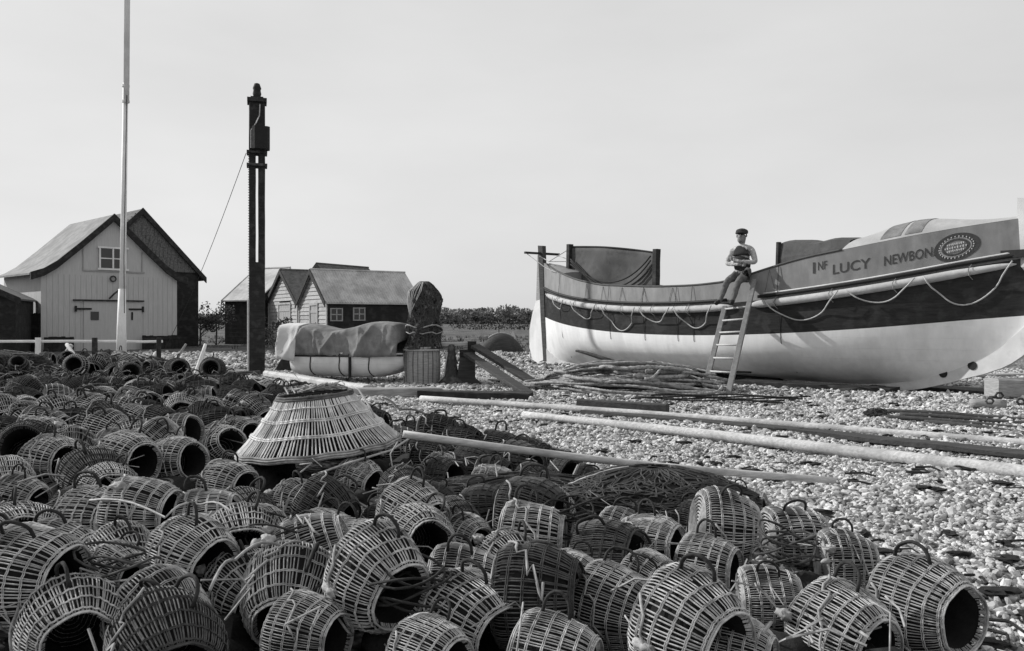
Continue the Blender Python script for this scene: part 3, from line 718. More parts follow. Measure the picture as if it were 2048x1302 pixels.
m.grid([r+[r[0]] for r in vs]); kl=m.build('keel',mat('keel_paint',.6,.45,6,(1,1,1),.2,.6,second=(3,.3,.4)),boat)
for u in (.905,.942):
    m=MB(); x=XU(u); z=zk(u)+.06; Tm=Matrix.Translation((x,-.062,z))@Matrix.Rotation(R(90),4,'X')
    m.lathe([(0,0),(.07,0),(.07,.004),(0,.004)],14,T=Tm); m.build('keel_hole',M['black'],kl)
# bilge keel
m=MB(); pts=[]
for i in range(41):
    u=.17+.45*i/40; z=zk(u)+.40-.30*sm((u-.17)/.22); 
    if u>.5: z=.15+.06*sm((u-.5)/.12)
    pts.append(Vector((XU(u),-hv(u,z)-.02,z)))
m.tube(pts,[.022+.05*math.sin(math.pi*min(1,i/40*1.0+.06)) for i in range(41)],6); m.build('bilge_keel',M['tar'],boat,True)
# rubbing strake
def railp(u,z,off): return Vector((XU(u),-(hv(u,z)+off),z))
for (a_,b_) in ((.005,.615),(.672,.995)):
    m=MB(); m.tube([railp(a_+(b_-a_)*k/60,zs(a_+(b_-a_)*k/60)+.06,.035) for k in range(61)],.032,6); m.build('rubbing_strake',M['black'],boat,True)
m=MB(); m.tube([railp(.68+.31*k/40,zs(.68+.31*k/40)+.105,.03) for k in range(41)],.018,5); m.build('strake_edge',M['canvasl'],boat,True)
m=MB(); m.tube([Vector((XU(u),hv(u,zs(u)+.05)+.03,zs(u)+.05)) for u in US],.032,6); m.build('far_strake',M['black'],boat,True)
for (a_,b_) in ((.02,.628),(.66,.985)):
    m=MB(); N_=60; m.tube([railp(a_+(b_-a_)*k/N_,zs(a_+(b_-a_)*k/N_)-.075,.045) for k in range(N_+1)],[.068*min(1,(1-abs(2*k/N_-1)**16)+.25)*(.6+.4*sm(k/6) if a_<.1 else (1 if k<50 else 1-.4*(k-50)/10)) for k in range(N_+1)],12); m.build('fender',M['fender'],boat,True)
m=MB()
for k in range(12):
    u=.05+.9*k/11
    if .62<u<.67: continue
    m.tube([railp(u,zs(u)-.2,.02),railp(u,zs(u)-.14,.13),railp(u,zs(u)-.05,.15),railp(u,zs(u)+.03,.05)],.008,4)
m.build('fender_lashing',M['ropem'],boat)
# grab lines in loops
loops=[(.1,.165,.26,.0),(.2,.3,.36,.0),(.32,.42,.52,.12),(.43,.505,.3,0),(.515,.595,.42,0),(.69,.8,.42,0),(.81,.895,.3,0),(.905,.985,.55,0)]
for (u0,u1,sg,sk) in loops:
    m=MB(); pts=[]
    for k in range(21):
        f=k/20; u=u0+(u1-u0)*f; z=(zs(u0)-.03)*(1-f)+(zs(u1)-.03)*f-sg*(1-(2*f-1)**2)
        out=.17 if z>zs(u)-.2 else max(.03,.17-(zs(u)-.2-z)*.9)
        pts.append(railp(u,z,out))
    m.tube(pts,.0125,5); m.build('grab_line',M['ropel'],boat,True)
for u in (.12,.33,.43,.51,.705,.545): 
    m=MB(); m.tube([railp(u,.25+.4*random.random()*0,.012),railp(u+.002,.8,.012),railp(u,zs(u)-.2,.03),railp(u,zs(u)-.08,.155),railp(u,zs(u)+.03,.06),railp(u,zt(u)-.02,.015)],.006,4); m.build('vertical_line',M['rope'],boat)
m=MB()
for u in (.25,.31,.37,.43,.5,.69):
    m.tube([railp(u-.008,zs(u)+.1,.012),railp(u,zt(u)-.03,.012),railp(u+.01,zs(u)+.1,.012)],.004,4)
m.build('canvas_lacing',M['canvasd'],boat)
# canvas edge roll and inner deck
m=MB()
for sgn in (-1,1): m.tube([Vector((XU(u),sgn*(hv(u,zt(u))-.005),zt(u)+.005)) for u in US if .01<u<.8],.022,6)
m.build('canvas_roll',M['canvasd'],boat,True)
m=MB(); m.grid([[Vector((XU(u),v*(hv(u,zt(u))-.03),zt(u)-.16)) for v in (-1,-.5,0,.5,1)] for u in US if .02<u<.82]); m.build('deck',M['wood'],boat)
# whaleback end decks
def whale(u0,u1,c,name,matl,lip=0):
    m=MB(); P=[]
    n=30
    for i in range(n+1):
        u=u0+(u1-u0)*i/n; h=hv(u,zt(u)); cc=c(u)
        P.append([Vector((XU(u),h*q,zt(u)+.004+cc*(1-abs(q)**2.4))) for q in [k/8-1 for k in range(17)]])
    m.grid(P)
    e_=P[0] if u0>.5 else P[-1]; lo=[Vector((p.x,p.y,zt(u0 if u0>.5 else u1)-.2)) for p in e_]
    m.grid([e_,lo]); return m.build(name,matl,boat,True)
whale(.797,.995,lambda u:.05+.27*sm((.985-u)/.12)*(.75+.25*sm((u-.8)/.05)),'bow_whaleback',mat('bow_canvas',.42,.3,5,(1,1,1),.3,.85,second=(2.5,.2,.4)))
whale(.005,.13,lambda u:.06*sm(u/.05),'stern_whaleback',M['panel'])
m=MB(); 
for (u0,u1) in ((.845,.87),(.875,.895)):
    m.grid([[Vector((XU(u),hv(u,zt(u))*q,zt(u)+.012+(.05+.27*sm((.985-u)/.12))*(1-abs(q)**2.4))) for q in [k/10-.95 for k in range(16)]] for u in (u0,(u0+u1)/2,u1)])
m.build('deck_shadow',M['canvas'],boat,True)  # dark strips paint in the shadow band crossing the bow deck
# dark canvas shelter amidships
u0,u1=.675,.795; m=MB(); P=[]
for i in range(13):
    u=u0+(u1-u0)*i/12; zb0=zt(u)-.1; top=2.64+.03*math.sin(i*.8)-.05*(i/12)
    P.append([Vector((XU(u),y+.02*noise.noise(Vector((u*30,z*4,1))),z)) for (y,z) in ((-.66,zb0),(-.66,(zb0+top)/2),(-.62,top-.04),(-.5,top),(0,top+.03),(.5,top),(.62,top-.04),(.66,zb0))])
m.grid(P); sh=m.build('canvas_shelter',M['canvasd'],boat)
m=MB(); m.add(P[0],[tuple(range(8))]); m.add(P[-1],[tuple(range(8))]); m.tube([P[0][0]+Vector((-.02,-.01,0)),P[0][2]+Vector((-.02,-.01,.03))],.05,6); m.build('shelter_end',M['tar'],sh)
# stern screen between two posts
pa,pb=.088,.352; tz0,tz1=3.1,2.74
for (u,top,r) in ((pa,3.14,.07),(pb,2.8,.07)):
    m=MB(); m.cbox((top-1.9,r*2,r*2),T3((XU(u),0,(top+1.9)/2),(.03,0,1),(0,1,0)),wob=.004,seg=3); m.build('screen_post',M['tar'],boat)
m=MB(); P=[]
for i in range(31):
    f=i/30; u=pa+(pb-pa)*f; top=tz0-.03+(tz1-tz0)*f+.05*math.sin(f*math.pi); bot=1.95
    P.append([Vector((XU(u),.02+.06*math.sin(f*9+z_*3)*math.sin(math.pi*f)+.02*noise.noise(Vector((f*9,z_*5,0))),top+(bot-top)*z_)) for z_ in [k/10 for k in range(11)]])
m.grid(P); sc_=m.build('screen_canvas',M['canvasd'],boat,True); md=sc_.modifiers.new('t','SOLIDIFY'); md.thickness=.015
m=MB(); m.tube([P[i][0]+Vector((0,-.02,.01)) for i in range(31)],.02,5)
for (za,zb_,zm) in ((2.75,2.55,1.95),(2.62,2.65,2.05),(2.7,2.4,1.9)):
    m.tube([Vector(((pa+.01+(pb-pa-.02)*f)*LB,-.06-.1*math.sin(math.pi*f),za+(zb_-za)*f-4*(((za+zb_)/2-zm))*f*(1-f)*(.6+.6*f))) for f in [k/20 for k in range(21)]],.018,6)
m.build('screen_rope',M['rope'],boat,True)
# stern post, yoke, rudder, stem post
m=MB(); m.prism([(-.0,.1),(.14,.1),(.06,1.3),(-.04,3.18),(-.24,3.2),(-.12,1.3)],-.06,.06,'y'); m.build('sternpost',M['darkwood'],boat)
m=MB(); m.cbox((1.15,.07,.06),T3((-.12,0,2.98),(0,1,0)),wob=.003,seg=2); m.build('rudder_yoke',M['tar'],boat)
m=MB(); m.prism([(-.02,.14),(-.3,.05),(-.52,.12),(-.66,.45),(-.66,.95),(-.52,1.4),(-.36,1.72),(-.14,1.75)],-.03,.03,'y'); rd=m.build('rudder',M['hullwhite'],boat)
m=MB(); m.prism([(-.36,1.72),(-.16,1.72),(-.2,2.95),(-.3,2.95)],-.028,.028,'y'); m.build('rudder_stock',M['wood'],rd)
m=MB()
for (z_) in (.0,1): m.tube([Vector((-.1,-.1,2.9)),Vector((.5,-.25,2.72)),Vector((pa*LB,-.05,3.0-.3*z_))],.012,5)
m.tube([(-.12,-.5,2.95),(.6,-.45,2.55),(1.1,-.5,2.4)],.01,5); m.tube([(-.12,.5,2.95),(.6,.3,2.8),(1.0,0.05,3.05)],.01,5); m.build('yoke_line',M['ropel'],boat)
m=MB(); m.prism([(LB+.16,1.0),(LB+.3,1.03),(LB+.3,1.9),(LB+.2,3.0),(LB-.0,3.03),(LB-.02,2.1),(LB+.12,1.9)],-.075,.075,'y'); m.build('stem_post',M['canvasl'],boat)
m=MB(); m.box((LB-.2,-.16,zs(.98)+.04),(LB+.2,-.078,zs(.98)+.15)); m.build('stem_band',M['black'],boat)
# lettering on the bulwark
def text_on_hull(txt, u0, u1, z0, z1, size, name, squeeze=1.0):
    """text from (u0,z0) to (u1,z1) along the near bulwark, as real thin letters"""
    cu=bpy.data.curves.new(name,'FONT'); cu.body=txt; cu.size=1; cu.resolution_u=3; cu.offset=0.012
    o=bpy.data.objects.new('tmp',cu); col.objects.link(o); dg=bpy.context.evaluated_depsgraph_get(); me=bpy.data.meshes.new_from_object(o.evaluated_get(dg))
    bpy.data.objects.remove(o)
    bm=bmesh.new(); bm.from_mesh(me); bmesh.ops.subdivide_edges(bm,edges=[e for e in bm.edges if e.calc_length()>.3],cuts=2,use_grid_fill=False); bmesh.ops.triangulate(bm,faces=bm.faces)
    xs=[v.co.x for v in bm.verts]; x0,x1=min(xs),max(xs)
    for v in bm.verts:
        f=(v.co.x-x0)/(x1-x0); u=u0+(u1-u0)*f; z=z0+(z1-z0)*f+v.co.y*size; v.co=Vector((XU(u),-(hv(u,z)+.005),z))
    bm.to_mesh(me); bm.free(); me.materials.clear(); me.materials.append(M['letter'])
    lo=bpy.data.objects.new(name,me); col.objects.link(lo); lo.parent=boat
    return lo
text_on_hull('LUCY',.785,.835,1.97,2.06,.235,'name_lettering')
text_on_hull('NEWBON.',.852,.912,2.08,2.21,.22,'name_lettering')
text_on_hull('I',.7565,.7605,2.0,2.0,.27,'name_lettering')
text_on_hull('NF',.764,.777,2.05,2.07,.20,'name_lettering')
# oval emblem
def oval(uc,zc,ru,rz_,r,name,mm,n=48,gap=0):
    m=MB(); P=[]
    off=.004+gap
    for k in range(n):
        a_=2*math.pi*k/n; row=[]
        for q in (-1,0,1):
            f=1+q*r/rz_; u=uc+ru*f*math.cos(a_); z=zc+rz_*f*math.sin(a_)+(u-uc)*2.6; row.append(Vector((XU(u),-(hv(u,z)+off),z)))
        P.append(row)
    m.grid(P,0,True); return m.build(name,M[mm],boat)
em=oval(.9335,2.33,.0192,.18,.036,'emblem','letter'); 
for (ru,rz_,r,mm,nm) in ((.0155,.145,.008,'letterl','emblem_ring'),(.0125,.115,.012,'letter','emblem_ring')):
    o_=oval(.9335,2.33,ru,rz_,r,nm,mm); o_.parent=em
m=MB()
for k in range(28):
    a_=2*math.pi*k/28; u=.9335+.0172*math.cos(a_); z=2.33+.165*math.sin(a_)+(u-.9335)*2.6; m.blob((XU(u),-(hv(u,z)+.006),z),(.011,.003,.013),0,1,.1)
o_=m.build('emblem_lettering',M['letterl'],em)
for (dz,ru) in ((.05,.008),(.0,.0105),(-.05,.008)):
    m=MB()
    for k in range(9):
        u=.9335+ru*(k/4-1); z=2.33+dz+(u-.9335)*2.6; m.blob((XU(u),-(hv(u,z)+.006),z),(.012,.003,.016+.008*(k%2)),0,1,.1)
    m.build('emblem_lettering',M['letterl'],em)
# skids under the keel
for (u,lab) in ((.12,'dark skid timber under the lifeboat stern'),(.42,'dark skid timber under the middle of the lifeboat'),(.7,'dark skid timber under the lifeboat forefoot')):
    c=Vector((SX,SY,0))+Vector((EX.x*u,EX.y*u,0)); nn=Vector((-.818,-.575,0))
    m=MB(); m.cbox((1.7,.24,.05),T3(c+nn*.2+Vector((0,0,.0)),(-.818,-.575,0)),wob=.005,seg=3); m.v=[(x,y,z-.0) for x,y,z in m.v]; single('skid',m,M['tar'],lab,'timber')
def plank(p0,p1,w_,th,mm,lab,name='plank',zc=None):
    zc=zc or th/2+.01; a=at(p0[0],p0[1],zc); b=at(p1[0],p1[1],zc); m=MB(); m.cbox(((b-a).length,w_,th),T3((a+b)/2,b-a),wob=.005,seg=5); return single(name,m,M[mm],lab,'plank' if name=='plank' else 'timber')
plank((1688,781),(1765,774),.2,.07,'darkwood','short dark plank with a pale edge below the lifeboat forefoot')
plank((1480,764),(1790,781),.5,.09,'tar','long black plank widened to paint in the shade under the lifeboat')  # boards broadened and blackened to stand in for the hull's shadow
plank((1290,742),(1570,760),.5,.08,'tar','black plank widened as painted shade under the lifeboat behind the ladder')  # black width doubles as painted hull shade
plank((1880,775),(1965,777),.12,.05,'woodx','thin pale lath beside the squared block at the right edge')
plank((1800,772),(1985,785),.6,.07,'tar','wide black board painting in hull shade left of the squared block at the right edge')  # broad black board, painted-in shade below the bow
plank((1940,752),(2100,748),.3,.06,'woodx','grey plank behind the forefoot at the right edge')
# right-edge block, log and chain
c=at(2040,800,.0); m=MB(); m.cbox((1.1,.35,.3),T3(c+Vector((.25,.25,.16)),(1,.05,0)),ch=.08,wob=.008,seg=4); single('block',m,M['wood'],'squared weathered block cut by the right edge of the scene','block')
a=at(1940,808,.07); b=at(2010,810,.07); stick('log',a,b,.07,'wood','short round log in front of the squared block','log')
m=MB(); c=at(2025,815,.05)
for k in range(9): m.tube([c+Vector((.09*k-.3+.05*math.cos(q*1.05),.1*math.sin(k)+.03*math.sin(q*1.05)*(k%2),.05+.04*math.sin(q*1.05)*((k+1)%2)+.1*math.exp(-((k-2)/2)**2))) for q in range(6)],.016,5,closed=True)
single('chain',m,M['iron'],'rusty chain heaped beside the short log','chain')

# ---------------------------------------------------------------- spars and poles
def spar(p0,p1,zc,r0,r1,mm,lab,ext=0,cat='spar',name='spar'):
    a=at(p0[0],p0[1],zc); b=at(p1[0],p1[1],zc); b=b+(b-a)*ext; m=MB(); pts=[]; rs=[]
    for k in range(25):
        f=k/24; pts.append(a.lerp(b,f)+Vector((0,0,.012*math.sin(f*5))))
        rs.append((r0+(r1-r0)*f)*(1+.03*math.sin(k*2.3)))
    m.tube(pts,rs,16)
    return single(name,m,M[mm],lab,cat,smooth=False if r0>.1 else True)
o=spar((1047,829),(2048,944),.06,.04,.066,'spar','thick pale mast lying on the shingle, nearest of the long spars',.35)
o=spar((842,797),(2048,884),.045,.044,.038,'spar','long pale spar lying behind the thick mast',.25)
plank((1170,823),(1600,862),.2,.05,'darkwood','dark plank lying between the two long spars')
plank((1560,858),(2150,920),.24,.05,'darkwood','long dark plank beside the right half of the thick mast')
plank((1157,807),(1335,818),.13,.13,'darkwood','squared dark timber end sticking out from under the rope heap','baulk')
for i,(p0,p1,lab) in enumerate((((1770,822),(2060,838),'farthest of the thin dark poles lying at the right'),((1800,829),(2070,846),'second of the thin dark poles lying at the right'),((1765,834),(2080,857),'middle thin dark pole lying at the right'),((1850,844),(2080,868),'nearest of the thin dark poles lying at the right'))):
    spar(p0,p1,.03,.028,.022,'darkwood',lab,.1,'pole','pole')
netheap('rope_tangle',at(1752,836,0),(.16,.1,.12),'small tangle of dark rope at the left end of the thin poles','rope',60,6,21)
# thin oar over the pots
a=atd(806,868,6.75); a.z=.36; a=at(806,868,.5); b=at(1670,961,.12)
m=MB(); m.tube([a.lerp(b,k/16)-Vector((0,0,.03*math.sin(math.pi*k/16))) for k in range(17)],[.024]*16+[.02],10); o=single('boat_pole',m,M['spar'],'long thin pale pole lying across the pots beside the big basket','pole',smooth=True)

# ---------------------------------------------------------------- rope heap
random.seed(11)
c=at(1260,786); m=MB()
for k in range(44):
    rx=random.uniform(.6,2.0)*(1-.2*k/44); ry=random.uniform(.2,1.35)*(1-.35*k/44); cx=c.x+random.uniform(-.45,.45)*(1-rx/2.4); cy=c.y+random.uniform(-.35,.35)+.1; base=.03+.5*(k/44)**.9
    a0=random.uniform(0,6.28); tilt=random.uniform(-.35,.1); turn=random.uniform(2.2,6.0); n=int(turn*(rx+ry)/2/.03)
    pts=[]; off=random.uniform(0,50)
    for i in range(n):
        a_=a0+turn*i/n; x=rx*math.cos(a_)*(1+.12*noise.noise(Vector((a_,off,0)))); y=ry*math.sin(a_)*(1+.25*noise.noise(Vector((a_*1.3,off,5))))
        X=x*math.cos(tilt)-y*math.sin(tilt); Y=x*math.sin(tilt)+y*math.cos(tilt)
        e_=min(1,math.hypot(X/2.0,Y/1.35)); z=.03+(base)*(1-e_**2)+.03*noise.noise(Vector((a_*2,off,9)))
        pts.append(Vector((cx+X,cy+Y,max(.03,z))))
    m.tube(pts,random.choice((.026,.034,.038)),9,0,True,False,3,.16,.24)
single('rope_heap',m,M['ropem'],'sprawling heap of thick laid rope beside the ladder foot','rope',smooth=True)
netheap('net_heap',(c.x,c.y+.3,0),(1.5,.9,.24),'flat mass of dark netting beneath the thick rope','net',120,0,3)
m=MB(); q=at(1395,805,.03)
for k in range(5): m.tube([q+Vector((-.9+.2*i+.1*k,.3-.05*i+.16*math.sin(i*1.1+k*2)+.03*k,.03+.015*k)) for i in range(11)],.012,5)
single('thin_rope',m,M['rope'],'dark thin ropes trailing right in front of the ladder','rope',smooth=True)

# ---------------------------------------------------------------- ladder
LA=Vector((3.06,13.2,0)); LA1=Vector((3.87,15.0,1.44)); RA=Vector((3.33,12.75,0)); RA1=Vector((4.36,14.83,1.92))
t=empty('ladder',(3.2,13,0),'wooden ladder leaning against the lifeboat under the seated man','ladder')
o3=Vector((3.2,13,0))
for (a,b) in ((LA,LA1),(RA,RA1)):
    a=a+Vector((0,0,.0)); m=MB(); m.cbox(((b-a).length,.085,.05),T3((a+b)/2-o3,b-a),wob=.002,seg=4); m.build('rail',mat('ladder_rail',.2,.12,9),t)
for k in range(7):
    f=.10+.145*k; a=LA.lerp(LA+(LA1-LA)*1.0,f); b=RA.lerp(RA1,f*.77)
    m=MB(); d_=(b-a).normalized(); m.tube([a-d_*.03-o3,b+d_*.03-o3],.017,7); m.build('rung',M['ropel'],t,True)

# ---------------------------------------------------------------- man
def skinned(verts,edges,radii,sub=2,root=0):
    me=bpy.data.meshes.new('sk'); me.from_pydata([tuple(v) for v in verts],edges,[]); o=bpy.data.objects.new('sk',me); col.objects.link(o)
    o.modifiers.new('s','SKIN'); sv=me.skin_vertices[0].data
    for i,r_ in enumerate(radii): sv[i].radius=(r_,r_) if not isinstance(r_,tuple) else r_
    sv[root].use_root=True
    sb=o.modifiers.new('b','SUBSURF'); sb.levels=sub; sb.render_levels=sub
    dg=bpy.context.evaluated_depsgraph_get(); dg.update(); r_=bpy.data.meshes.new_from_object(o.evaluated_get(dg)); bpy.data.objects.remove(o); return r_
F_=Vector((-.55,-.83,0)).normalized(); S_=Vector((.83,-.55,0)).normalized()   # forward; his left (image right)
hip=Vector((4.2,15.02,2.03))
man=empty('person',(4.2,15.02,1.95),'bearded man in cap and dark waistcoat sitting with folded arms above the ladder','person')
def L_(f,s_,z): return F_*f+S_*s_+Vector((0,0,z+.08))
J={'pel':L_(0,0,0),'bel':L_(.03,0,.14),'che':L_(.03,0,.33),'up':L_(.02,0,.46),'nk':L_(.04,0,.54),'hd':L_(.06,0,.62),'hd2':L_(.055,0,.74),
 'sl':L_(.01,.17,.45),'el':L_(.10,.27,.20),'wl':L_(.27,.02,.22),'hl':L_(.26,-.09,.26),
 'sr':L_(.01,-.17,.45),'er':L_(.10,-.27,.20),'wr':L_(.25,-.03,.17),'hr':L_(.26,.08,.16),
 'hpl':L_(.03,.09,-.02),'kl':L_(.30,.02,-.13),'al':Vector((-.30,-.42,-.42)),'tl':Vector((-.36,-.56,-.46)),
 'hpr':L_(.03,-.09,-.02),'kr':L_(.30,-.18,-.12),'ar':Vector((-.50,-.30,-.42)),'tr':Vector((-.60,-.40,-.46))}
names=list(J); idx={n:i for i,n in enumerate(names)}
rad={'pel':.13,'bel':.125,'che':.145,'up':.10,'nk':.05,'hd':.08,'hd2':.095,'sl':.066,'el':.048,'wl':.032,'hl':.03,'sr':.066,'er':.048,'wr':.032,'hr':.03,'hpl':.095,'kl':.066,'al':.045,'tl':.042,'hpr':.095,'kr':.066,'ar':.045,'tr':.042}
ed=[('pel','bel'),('bel','che'),('che','up'),('up','nk'),('nk','hd'),('hd','hd2'),('up','sl'),('sl','el'),('el','wl'),('wl','hl'),('up','sr'),('sr','er'),('er','wr'),('wr','hr'),('pel','hpl'),('hpl','kl'),('kl','al'),('al','tl'),('pel','hpr'),('hpr','kr'),('kr','ar'),('ar','tr')]
bm_=skinned([J[n] for n in names],[(idx[a],idx[b]) for a,b in ed],[rad[n] for n in names])
body=bpy.data.objects.new('body',bm_); col.objects.link(body); body.parent=man
bm_.materials.clear()
for k in ('shirt','trouser','skin','black'): bm_.materials.append(M[k])
def near_seg(p,a,b):
    ab=b-a; f=max(0,min(1,(p-a).dot(ab)/ab.length_squared)); return (p-(a+ab*f)).length
for p in bm_.polygons:
    c_=p.center; dmin=min(((near_seg(c_,J[a],J[b])/ (rad[a]+rad[b]),(a,b)) for a,b in ed)); e_=set(dmin[1])
    if e_&{'hd','hd2'} or e_=={'nk','hd'}: k=2
    elif e_ in ({'wl','hl'},{'wr','hr'}): k=2
    elif e_ in ({'al','tl'},{'ar','tr'}): k=3
    elif e_&{'hpl','hpr','kl','kr','al','ar'} or c_.z<.1: k=1
    else: k=0
    p.material_index=k; p.use_smooth=True
for v in bm_.vertices:
    k_=.009*noise.noise(v.co*14)+.007*noise.noise(v.co*30); v.co+=v.co.normalized()*0 + Vector((v.co.x*0+k_*F_.x*1.6,k_*F_.y*1.6,k_*.6)) if v.co.z<.62 else Vector((0,0,0))
# fingers and face belong to the body mesh
m=MB()
for (hn,wn_) in (('hl','wl'),('hr','wr')):
    d_=(J[hn]-J[wn_]).normalized(); up=Vector((0,0,1)); 
    for k in range(4):
        b0=J[hn]+up*(.022-.015*k)+F_*.008; m.tube([b0,b0+d_*.04+F_*.01,b0+d_*(.07-.006*abs(k-1))-F_*.012],[.009,.0085,.007],6)
    m.tube([J[hn]-d_*.03+up*.025,J[hn]+up*.045+F_*.01,J[hn]+d_*.02+up*.055],[.011,.01,.008],6)
hc=J['hd2']; 
m.blob(hc+F_*.088+Vector((0,0,-.045)),(.014,.018,.024),0,2,.05)                       # nose
for s_ in (-1,1):
    m.blob(hc+S_*s_*.087+Vector((0,0,-.04)),(.014,.02,.032),0,2,.1)
fm=m.mesh('f',M['skin'],True)
bmx=bmesh.new(); bmx.from_mesh(bm_); n0=len(bmx.faces); bmx.from_mesh(fm); bmx.faces.ensure_lookup_table()
for f in bmx.faces[n0:]: f.material_index=2; f.smooth=True
bmx.to_mesh(bm_); bmx.free()
m=MB()
for s_ in (-1,1): m.blob(hc+F_*.074+S_*s_*.032+Vector((0,0,-.022)),(.012,.012,.008),0,2,.05)
m.build('eyes',M['black'],man,True)
m=MB(); m.blob(hc+F_*.055+Vector((0,0,-.115)),(.06,.055,.06),0,3,.25,fr=5); m.blob(hc+F_*.085+Vector((0,0,-.078)),(.035,.02,.014),0,2,.2); m.build('beard',M['beard'],man,True)
m=MB(); m.blob(hc+Vector((0,0,.035))-F_*.008,(.11,.11,.06),0,3,.08); m.blob(hc+F_*.1+Vector((0,0,.008)),(.06,.05,.012),0,2,.03); m.tube([hc+F_*.095*math.cos(k*math.pi/10)+S_*.097*math.sin(k*math.pi/10)+Vector((0,0,.01)) for k in range(20)],.018,6,closed=True); m.build('cap',M['cap'],man,True)
vest=skinned([J['pel']+Vector((0,0,.06)),J['bel'],J['che'],J['up']-Vector((0,0,.03)),J['up']+S_*.08-Vector((0,0,.03)),J['up']-S_*.08-Vector((0,0,.03))],[(0,1),(1,2),(2,3),(3,4),(3,5)],[.15,.155,.185,.135,.105,.105])
vo_=bpy.data.objects.new('waistcoat',vest); col.objects.link(vo_); vo_.parent=man; vest.materials.clear(); vest.materials.append(M['vest'])
for p in vest.polygons: p.use_smooth=True
m=MB(); m.prism([(-.0,.30),(.035,.44),(-.035,.44)],0,.012,'y',T=T3(L_(.135,0,.02),S_,(-.0,0,1))); m.build('shirt_front',M['shirt'],man)

# ---------------------------------------------------------------- big keep basket
def basket_rods(m,prof,n,r,sides=4,phase=.0,wob=.15,T=None,mi=0):
    for i in range(n):
        a=2*math.pi*(i+random.uniform(-wob,wob))/n+phase; da=random.uniform(-.02,.02)
        m.tube([Vector((rr*math.cos(a+da*j/len(prof)),rr*math.sin(a+da*j/len(prof)),z)) for j,(z,rr) in enumerate(prof)],r*random.uniform(.85,1.15),sides,mi,False)
random.seed(5)
bc=Vector((-1.41,6.05,.27))
t=empty('keep_basket',bc,'large pale conical wicker keep basket standing on the pots','basket',rot=(R(1),R(-5),0)); t.scale=(.94,.94,.86)
prof=[(.0,.61),(.03,.615),(.12,.53),(.24,.43),(.36,.34),(.44,.285)]
m=MB(); basket_rods(m,prof,132,.0056,5); m.build('rods',M['wickl'],t)
m=MB()
for (z,rr) in ((.0,.625),(.018,.625),(.035,.615)):
    m.tube([(rr*math.cos(k*math.pi/40),rr*math.sin(k*math.pi/40),z+.005*math.sin(k)) for k in range(80)],.011,5,closed=True)
m.build('base_weave',M['wickm'],t)
m=MB()
for (z,rr) in ((.155,.506),(.168,.497),(.275,.41),(.288,.402),(.375,.338)):
    m.tube([((rr+.004*(-1)**k)*math.cos(k*math.pi/60),(rr+.004*(-1)**k)*math.sin(k*math.pi/60),z+.006*math.sin(k*.3)) for k in range(120)],.007,5,closed=True)
m.build('band_weave',M['wickl'],t)
m=MB(); m.lathe([(0,.01),(.59,.012),(.5,.12),(.4,.24),(.31,.36),(.26,.42),(0,.42)],40); m.build('dark_interior',M['shade_lining'],t,True)  # black fill puts shade behind the basket rods
m=MB()
for k_ in range(2): m.tube([((.29-.006*k_)*math.cos(k*math.pi/24),(.29-.006*k_)*math.sin(k*math.pi/24),.435+.018*k_+.008*noise.noise(Vector((k*.5,k_,0)))) for k in range(48)],.014,6,closed=True)
m.build('rim',M['wickd'],t,True)
m=MB()
for k in range(60):
    a=random.uniform(0,6.28); r_=random.uniform(0,.25); b_=a+random.uniform(.6,2); r2=random.uniform(.1,.27)
    m.tube([(r_*math.cos(a),r_*math.sin(a),.49+random.uniform(0,.03)),((r_+r2)/2*math.cos((a+b_)/2),(r_+r2)/2*math.sin((a+b_)/2),.52+random.uniform(0,.02)),(r2*math.cos(b_),r2*math.sin(b_),.49)],.006,4)
m.build('lid_weave',M['wickm'],t)
m=MB(); m.tube([(.3,-.05,.5),(.36,-.1,.47),(.45,-.2,.33),(.5,-.3,.25)],.008,5); m.tube([(.6,.1,.03),(.72,-.05,.02),(.6,-.3,-.03),(.35,-.62,-.04),(.1,-.7,-.1)],.009,5); m.build('cord',M['ropel'],t,True)

